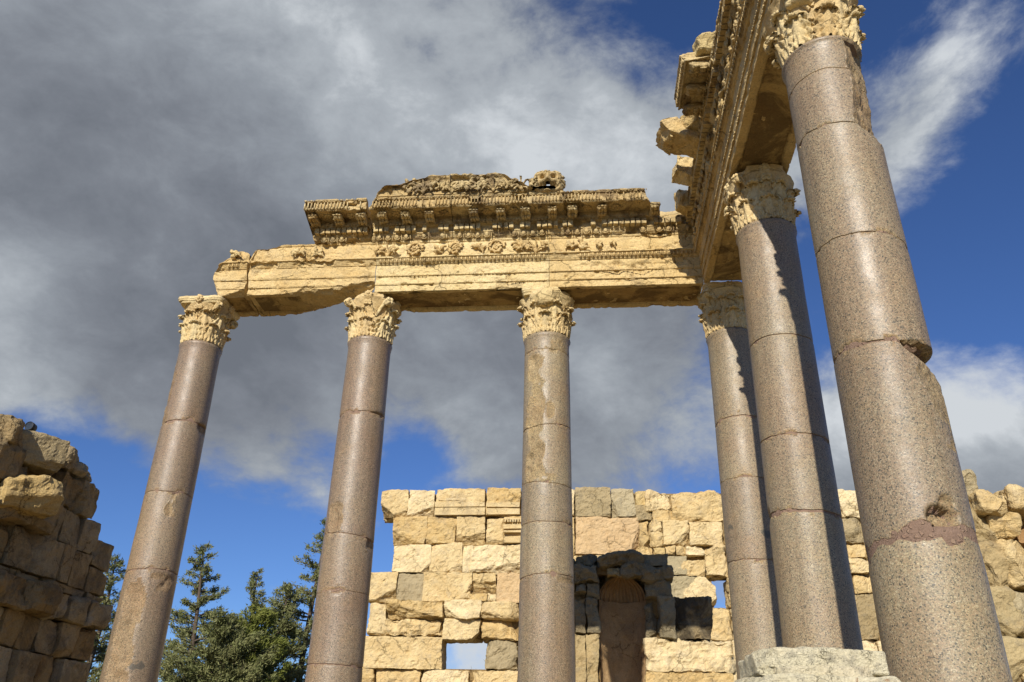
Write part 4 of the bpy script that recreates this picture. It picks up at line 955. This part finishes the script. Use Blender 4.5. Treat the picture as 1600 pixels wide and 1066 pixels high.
# ------------------------------------------------------------------ right wall stump
rw = thing('ruined_wall', 'rough pier of rounded weathered blocks at the right edge, behind the nearest column', 'wall', (0, 16, 0))
def rblock(x0, y0, x1, y1, mat='wall', d0=0.0, depth=1.6, seed=1, rough=.05, chips=None, bevel=.10):
    Y = 16+d0; a = aty(x0, (y0+y1)/2, Y); b = aty(x1, (y0+y1)/2, Y); c = aty((x0+x1)/2, y0, Y); d = aty((x0+x1)/2, y1, Y); rng = random.Random(seed)
    return rock('stone_block', ((a[0]+b[0])/2, d0+depth/2, (c[2]+d[2])/2), (b[0]-a[0]-.01, depth, c[2]-d[2]-.01), M[mat], rw, seed, .045, False, bevel=bevel, rough=rough, fine=.014, skew=.05, pit=.02, chips=chips if chips is not None else rand_chips(rng, 3, .6, .85))
Z = lambda x, y: (1480+x*.3429, 700+y*.3429)
for i, (x0, y0, x1, y1, mt, d0) in enumerate([(60,82,150,258,'wall_grey',.25), (150,168,275,295,'wall',.0), (268,200,325,290,'wall',.25), (288,165,430,285,'wall',.1), (432,175,600,290,'wall',.2), (100,262,238,430,'pilaster',.1), (215,285,345,395,'wall',.05), (318,300,420,440,'brown',.55), (422,292,600,440,'wall',.1),
        (145,405,290,640,'pilaster',.10), (275,400,400,620,'wall',.0), (402,445,600,640,'wall',.1), (205,632,345,850,'pilaster',.05), (320,650,470,850,'wall_grey',.0), (472,645,640,850,'wall',.1), (240,850,420,1068,'pilaster',.0), (345,830,520,1068,'wall',.05), (522,852,700,1068,'wall',.1), (270,1070,480,1300,'pilaster',.0), (482,1070,720,1300,'wall',.0)]):
    a = Z(x0, y0); b = Z(x1, y1); rblock(a[0], a[1], b[0], b[1], mt, d0, 1.7, 400+i)
for i in range(3): rock('stone_block', (7.6+i*1.0, 1.0, .25), (1.0, 1.8, 1.1), M['wall'], rw, 450+i, .1, bevel=.08, rough=.05)

# ------------------------------------------------------------------ left wall
lw = thing('ruined_wall', 'shaded brown wall of big blocks with a stepped broken top at the left edge', 'wall', (-10, 0, 0))
YE = 16.72
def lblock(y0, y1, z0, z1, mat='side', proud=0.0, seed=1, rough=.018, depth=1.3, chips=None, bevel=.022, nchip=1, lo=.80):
    rng = random.Random(seed)
    ch = chips if chips is not None else [((-v[1], v[0], v[2]), d) for v, d in rand_chips(rng, nchip, lo, .88)]
    return rock('stone_block', (proud-depth/2, (y0+y1)/2, (z0+z1)/2+CZ), (depth, y1-y0-.016, z1-z0-.016), M[mat], lw, seed, .05, False, bevel=bevel, rough=rough*rng.uniform(.7, 1.5), fine=.012, skew=.03, pit=.015, chips=ch)
rng = random.Random(12)
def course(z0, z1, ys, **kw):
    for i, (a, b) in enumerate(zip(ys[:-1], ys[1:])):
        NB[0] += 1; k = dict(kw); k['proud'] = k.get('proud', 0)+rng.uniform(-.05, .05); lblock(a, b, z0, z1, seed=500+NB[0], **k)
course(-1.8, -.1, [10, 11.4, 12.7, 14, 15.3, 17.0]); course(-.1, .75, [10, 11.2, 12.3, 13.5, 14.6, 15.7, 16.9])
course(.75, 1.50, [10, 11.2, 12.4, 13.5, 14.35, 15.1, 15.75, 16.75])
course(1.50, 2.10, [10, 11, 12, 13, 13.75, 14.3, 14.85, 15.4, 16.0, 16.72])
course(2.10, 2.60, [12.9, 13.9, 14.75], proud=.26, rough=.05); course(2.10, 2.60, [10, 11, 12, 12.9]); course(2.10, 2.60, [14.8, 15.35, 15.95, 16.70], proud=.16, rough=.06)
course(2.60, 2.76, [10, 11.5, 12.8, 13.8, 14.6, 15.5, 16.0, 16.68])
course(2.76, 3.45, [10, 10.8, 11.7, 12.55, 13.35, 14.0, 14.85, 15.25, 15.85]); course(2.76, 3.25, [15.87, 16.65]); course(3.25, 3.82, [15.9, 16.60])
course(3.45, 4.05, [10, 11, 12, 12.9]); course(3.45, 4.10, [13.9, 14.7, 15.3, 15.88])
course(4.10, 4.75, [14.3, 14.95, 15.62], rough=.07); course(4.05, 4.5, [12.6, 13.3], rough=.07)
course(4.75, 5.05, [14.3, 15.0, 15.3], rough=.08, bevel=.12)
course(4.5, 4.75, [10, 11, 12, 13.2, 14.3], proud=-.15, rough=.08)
lblock(12.75, 14.25, 3.45, 4.0, mat='side', proud=.25, seed=611, rough=.08, nchip=3)
lblock(12.3, 13.1, 4.05, 4.9, mat='side', proud=.05, seed=613, rough=.08, nchip=3)
cmb = MB(); cmb.box((-1.2, 10, 0), (-.32, 16.4, 3.9+CZ)); cmb.box((-1.15, 10, 3.9+CZ), (-.36, 15.3, 4.6+CZ)); cmb.build('rubble_core', M['core'], lw)
def loose(label, px, py, X, size, seed, mat, rot, chips=None, name='stone_block', bevel=.06, rough=.04):
    p = atx(px, py, X); rng = random.Random(seed)
    o = rock(name, tuple(p), size, M[mat], None, seed, .04, False, rot=rot, bevel=bevel, rough=rough, fine=.014, pit=.02, chips=chips if chips is not None else rand_chips(rng, 3, .6, .85, False))
    return tag(o, label, 'stone block', 'loose blocks on the left wall')
loose('big sunlit yellow boulder jutting out of the left wall', 38, 776, -9.85, (.80, 1.0, .60), 701, 'side_pale', (.08, -.10, -.50), chips=[((1, .1, -.7), .66), ((.5, -.3, 1), .72), ((-.1, -1, .6), .76), ((.9, .5, .5), .72)], bevel=.03, rough=.04)
loose('grey squared block on top of the left wall under the small black lamp', 48, 706, -10.2, (.92, .90, .58), 702, 'wall_grey', (.0, .10, -.55), chips=[((1, .3, -.8), .80), ((.8, -.3, .8), .84)], bevel=.02, rough=.02)
loose('rounded brown block on the broken top of the left wall beside the grey one', 92, 716, -10.3, (.7, .62, .50), 703, 'side', (.1, .1, .2), bevel=.18, rough=.06)
loose('dark ragged block at the far left on top of the left wall', 4, 672, -10.2, (.6, .55, .5), 704, 'side', (.1, 0, .4), bevel=.1)
# small black floodlight on the wall top
p = atx(48, 667, -10.15); fl = thing('floodlight', 'small round black floodlight standing on the grey block of the left wall', 'floodlight', (p[0], p[1], p[2]-.07))
mb = MB(); t = np.linspace(0, 2*math.pi, 28, endpoint=False); prof = [(0.0, .12), (.05, .115), (.075, .08), (.085, 0), (.085, -.05), (.08, -.06), (.075, -.05)]
mb.grid(np.array([[(math.sin(q)*r, y, math.cos(q)*r+.07) for r, y in prof] for q in t]), closeu=True); mb.build('lamp_body', M['black'], fl, True)
mb = MB(); mb.grid(np.array([[(math.sin(q)*r, -.045-.01*(1-r/.078), math.cos(q)*r+.07) for r in (.078, .05, .002)] for q in t]), closeu=True); mb.build('lens', M['lampglass'], fl, True)
mb = MB(); mb.tube([(-.095, 0, .07), (-.095, 0, -.03), (.095, 0, -.03), (.095, 0, .07)], .009, 6); mb.build('bracket', M['black'], fl, True)

# ------------------------------------------------------------------ foreground block
pd = thing('moulded_pedestal', 'lichen spotted pale limestone pedestal top in front of the fifth column', 'pedestal', (1.31, 5.42, 0))
z1 = aty(1300, 1012, 5.0)[2]
rock('cap_block', (.01, -.02, z1-.07), (.72, .70, .14), M['lichen'], pd, 801, .016, False, bevel=.022, rough=.012, fine=.007, chips=[((-1, -.2, .9), .84), ((1, 0, .8), .90), ((-.7, -1, .2), .86)])
rock('moulded_slab', (.0, .0, z1-.235), (.86, .84, .19), M['lichen'], pd, 802, .016, False, bevel=.03, rough=.014, fine=.008, chips=[((-1, -.5, .8), .78), ((-.6, -1, .1), .84), ((1, -.2, 1), .88)])
rock('moulded_slab', (.0, -.02, z1-.17), (.66, .74, .16), M['lichen'], pd, 804, .016, False, bevel=.02, rough=.012, fine=.007, chips=[((-1, -1, 0), .80), ((1, -1, 0), .84)])
rock('moulded_slab', (.0, .0, z1-.40), (.98, .94, .13), M['lichen'], pd, 805, .02, False, bevel=.03, rough=.014, fine=.008, chips=[((-1, -1, .2), .86)])
rock('shaft_block', (.0, .0, (z1-.46)/2), (.70, .70, z1-.46), M['lichen'], pd, 803, .04, False, bevel=.03, rough=.02, fine=.007)

# ------------------------------------------------------------------ trees
def conifer(label, px, py, Y, base_w, seed, mat='cypress', dens=1.0, kind='open', group='conifers behind the ruins', n_leaf=17000, spread=1.0):
    top = aty(px, py, Y); H = top[2]; rng = np.random.default_rng(seed)
    root = thing('conifer_tree', label, 'tree', (top[0], Y, 0), 0, group)
    mb = MB(); t = np.linspace(0, 1, 22); wob = np.stack([.18*np.sin(t*5+seed), .18*np.cos(t*4+seed), t*(H-.1)], 1); mb.tube(wob, .26*(1-t)**.9+.018, 8)
    tips = []
    nb = int(90*dens)
    for i in range(nb):
        f = .10+.89*(i+rng.random())/nb; z = f*H; a = rng.uniform(0, 2*math.pi)
        prof = (1-f)**.78 if kind == 'open' else (1-f)**.55*min(1, f*3)
        L = base_w*prof*rng.uniform(.55, 1.15)+.22; up = {'open': .18, 'cone': .45, 'bush': .30}[kind]
        s = np.linspace(0, 1, 7); droop = up*s - .16*s**2*(1-f) + .20*s**3
        base = np.array([np.interp(f, t, wob[:, 0]), np.interp(f, t, wob[:, 1]), z]); pth = base + np.stack([np.cos(a)*L*s, np.sin(a)*L*s, droop*L*.9], 1)
        pth[1:] += rng.normal(0, .05*L**.5, (6, 3)); mb.tube(pth, .045*(1-s*.8)*min(1, L/1.5)+.008, 5); tips.append((pth, L))
    mb.build('trunk', M['bark'], root, True)
    wgt = np.array([L for _, L in tips]); cnt = np.maximum(8, (wgt/wgt.sum()*n_leaf/9)).astype(int)
    P = []
    for (pth, L), c in zip(tips, cnt):
        s = rng.uniform(.12, 1.05, c)**.8; q = np.stack([np.interp(s, np.linspace(0, 1, 7), pth[:, k]) for k in range(3)], 1)
        sd_ = .11*L**.5*(1.05-s*.65)*spread; q += rng.normal(0, 1, (c, 3))*sd_[:, None]*np.array([1, 1, .55]); P.append((q, np.repeat((pth[-1]-pth[0])[None]/L, c, 0)))
    C = np.concatenate([p for p, _ in P]); Dn = np.concatenate([d for _, d in P]); k = 9; n_ = len(C)
    C = np.repeat(C, k, 0); Dn = np.repeat(Dn, k, 0); N = len(C)
    C = C + rng.normal(0, .085, (N, 3)); d = Dn+rng.normal(0, .75, (N, 3)); d[:, 2] += .25; d /= np.linalg.norm(d, axis=1)[:, None]
    sdv = np.cross(d, rng.normal(0, 1, (N, 3))); sdv /= np.linalg.norm(sdv, axis=1)[:, None]
    ln = rng.uniform(.13, .30, N)[:, None]; wd = rng.uniform(.018, .036, N)[:, None]
    V = np.stack([C-d*ln*.4, C+sdv*wd, C+d*ln*.6, C-sdv*wd], 1).reshape(-1, 3)
    me = bpy.data.meshes.new('crown'); me.vertices.add(4*N); me.vertices.foreach_set('co', V.reshape(-1)); me.loops.add(4*N); me.loops.foreach_set('vertex_index', np.arange(4*N, dtype=np.int32))
    me.polygons.add(N); me.polygons.foreach_set('loop_start', np.arange(0, 4*N, 4, dtype=np.int32)); me.polygons.foreach_set('loop_total', np.full(N, 4, dtype=np.int32)); me.update(); me.validate()
    me.materials.append(M[mat]); o = bpy.data.objects.new('crown', me); link(o, root)
conifer('tall thin topped conifer with open branches right of the leftmost column', 324, 852, 45, 3.6, 5, dens=.8, n_leaf=24000, spread=.75)
conifer('slim pointed conifer rising behind the yellow green pine', 409, 892, 50, 1.6, 6, kind='open', n_leaf=12000, spread=.7)
conifer('bushy yellow green pine between the two leftmost columns', 408, 955, 42, 2.6, 7, mat='pine', kind='cone', n_leaf=40000, spread=1.6)
conifer('broad olive conifer left of the second column', 450, 912, 46, 3.4, 8, kind='open', n_leaf=36000, spread=1.1, dens=1.3)
conifer('tallest dark conifer half hidden by the second column', 506, 806, 48, 4.2, 9, dens=.8, n_leaf=24000, spread=.75)
conifer('sparse conifer half hidden by the end of the left wall', 178, 868, 44, 2.6, 10, n_leaf=18000)
conifer('low rounded conifer at the foot of the tall open one', 350, 965, 40, 3.8, 11, kind='bush', n_leaf=46000, spread=1.5, dens=1.3)
# leafless sapling seen through the opening in the back wall
tw = aty(748, 985, 33); root = thing('bare_sapling', 'leafless sapling showing in the square opening of the back wall', 'tree', (tw[0], 33, 0)); mb = MB(); rg = np.random.default_rng(3)
def twig(p, d, L, r, k):
    q = np.array([p+d*L*s+np.array([.04*math.sin(s*6+k), 0, 0])*L for s in np.linspace(0, 1, 5)]); mb.tube(q, np.linspace(r, r*.6, 5), 5)
    if k < 4:
        for _ in range(3):
            nd = d+rg.normal(0, .34, 3); nd[2] = abs(nd[2])+.3; nd /= np.linalg.norm(nd); twig(q[rg.integers(2, 5)], nd, L*rg.uniform(.55, .75), r*.55, k+1)
twig(np.array([0, 0, 0.]), np.array([0, 0, 1.]), tw[2]*.42, .06, 0); mb.build('branches', M['bark'], root, True)
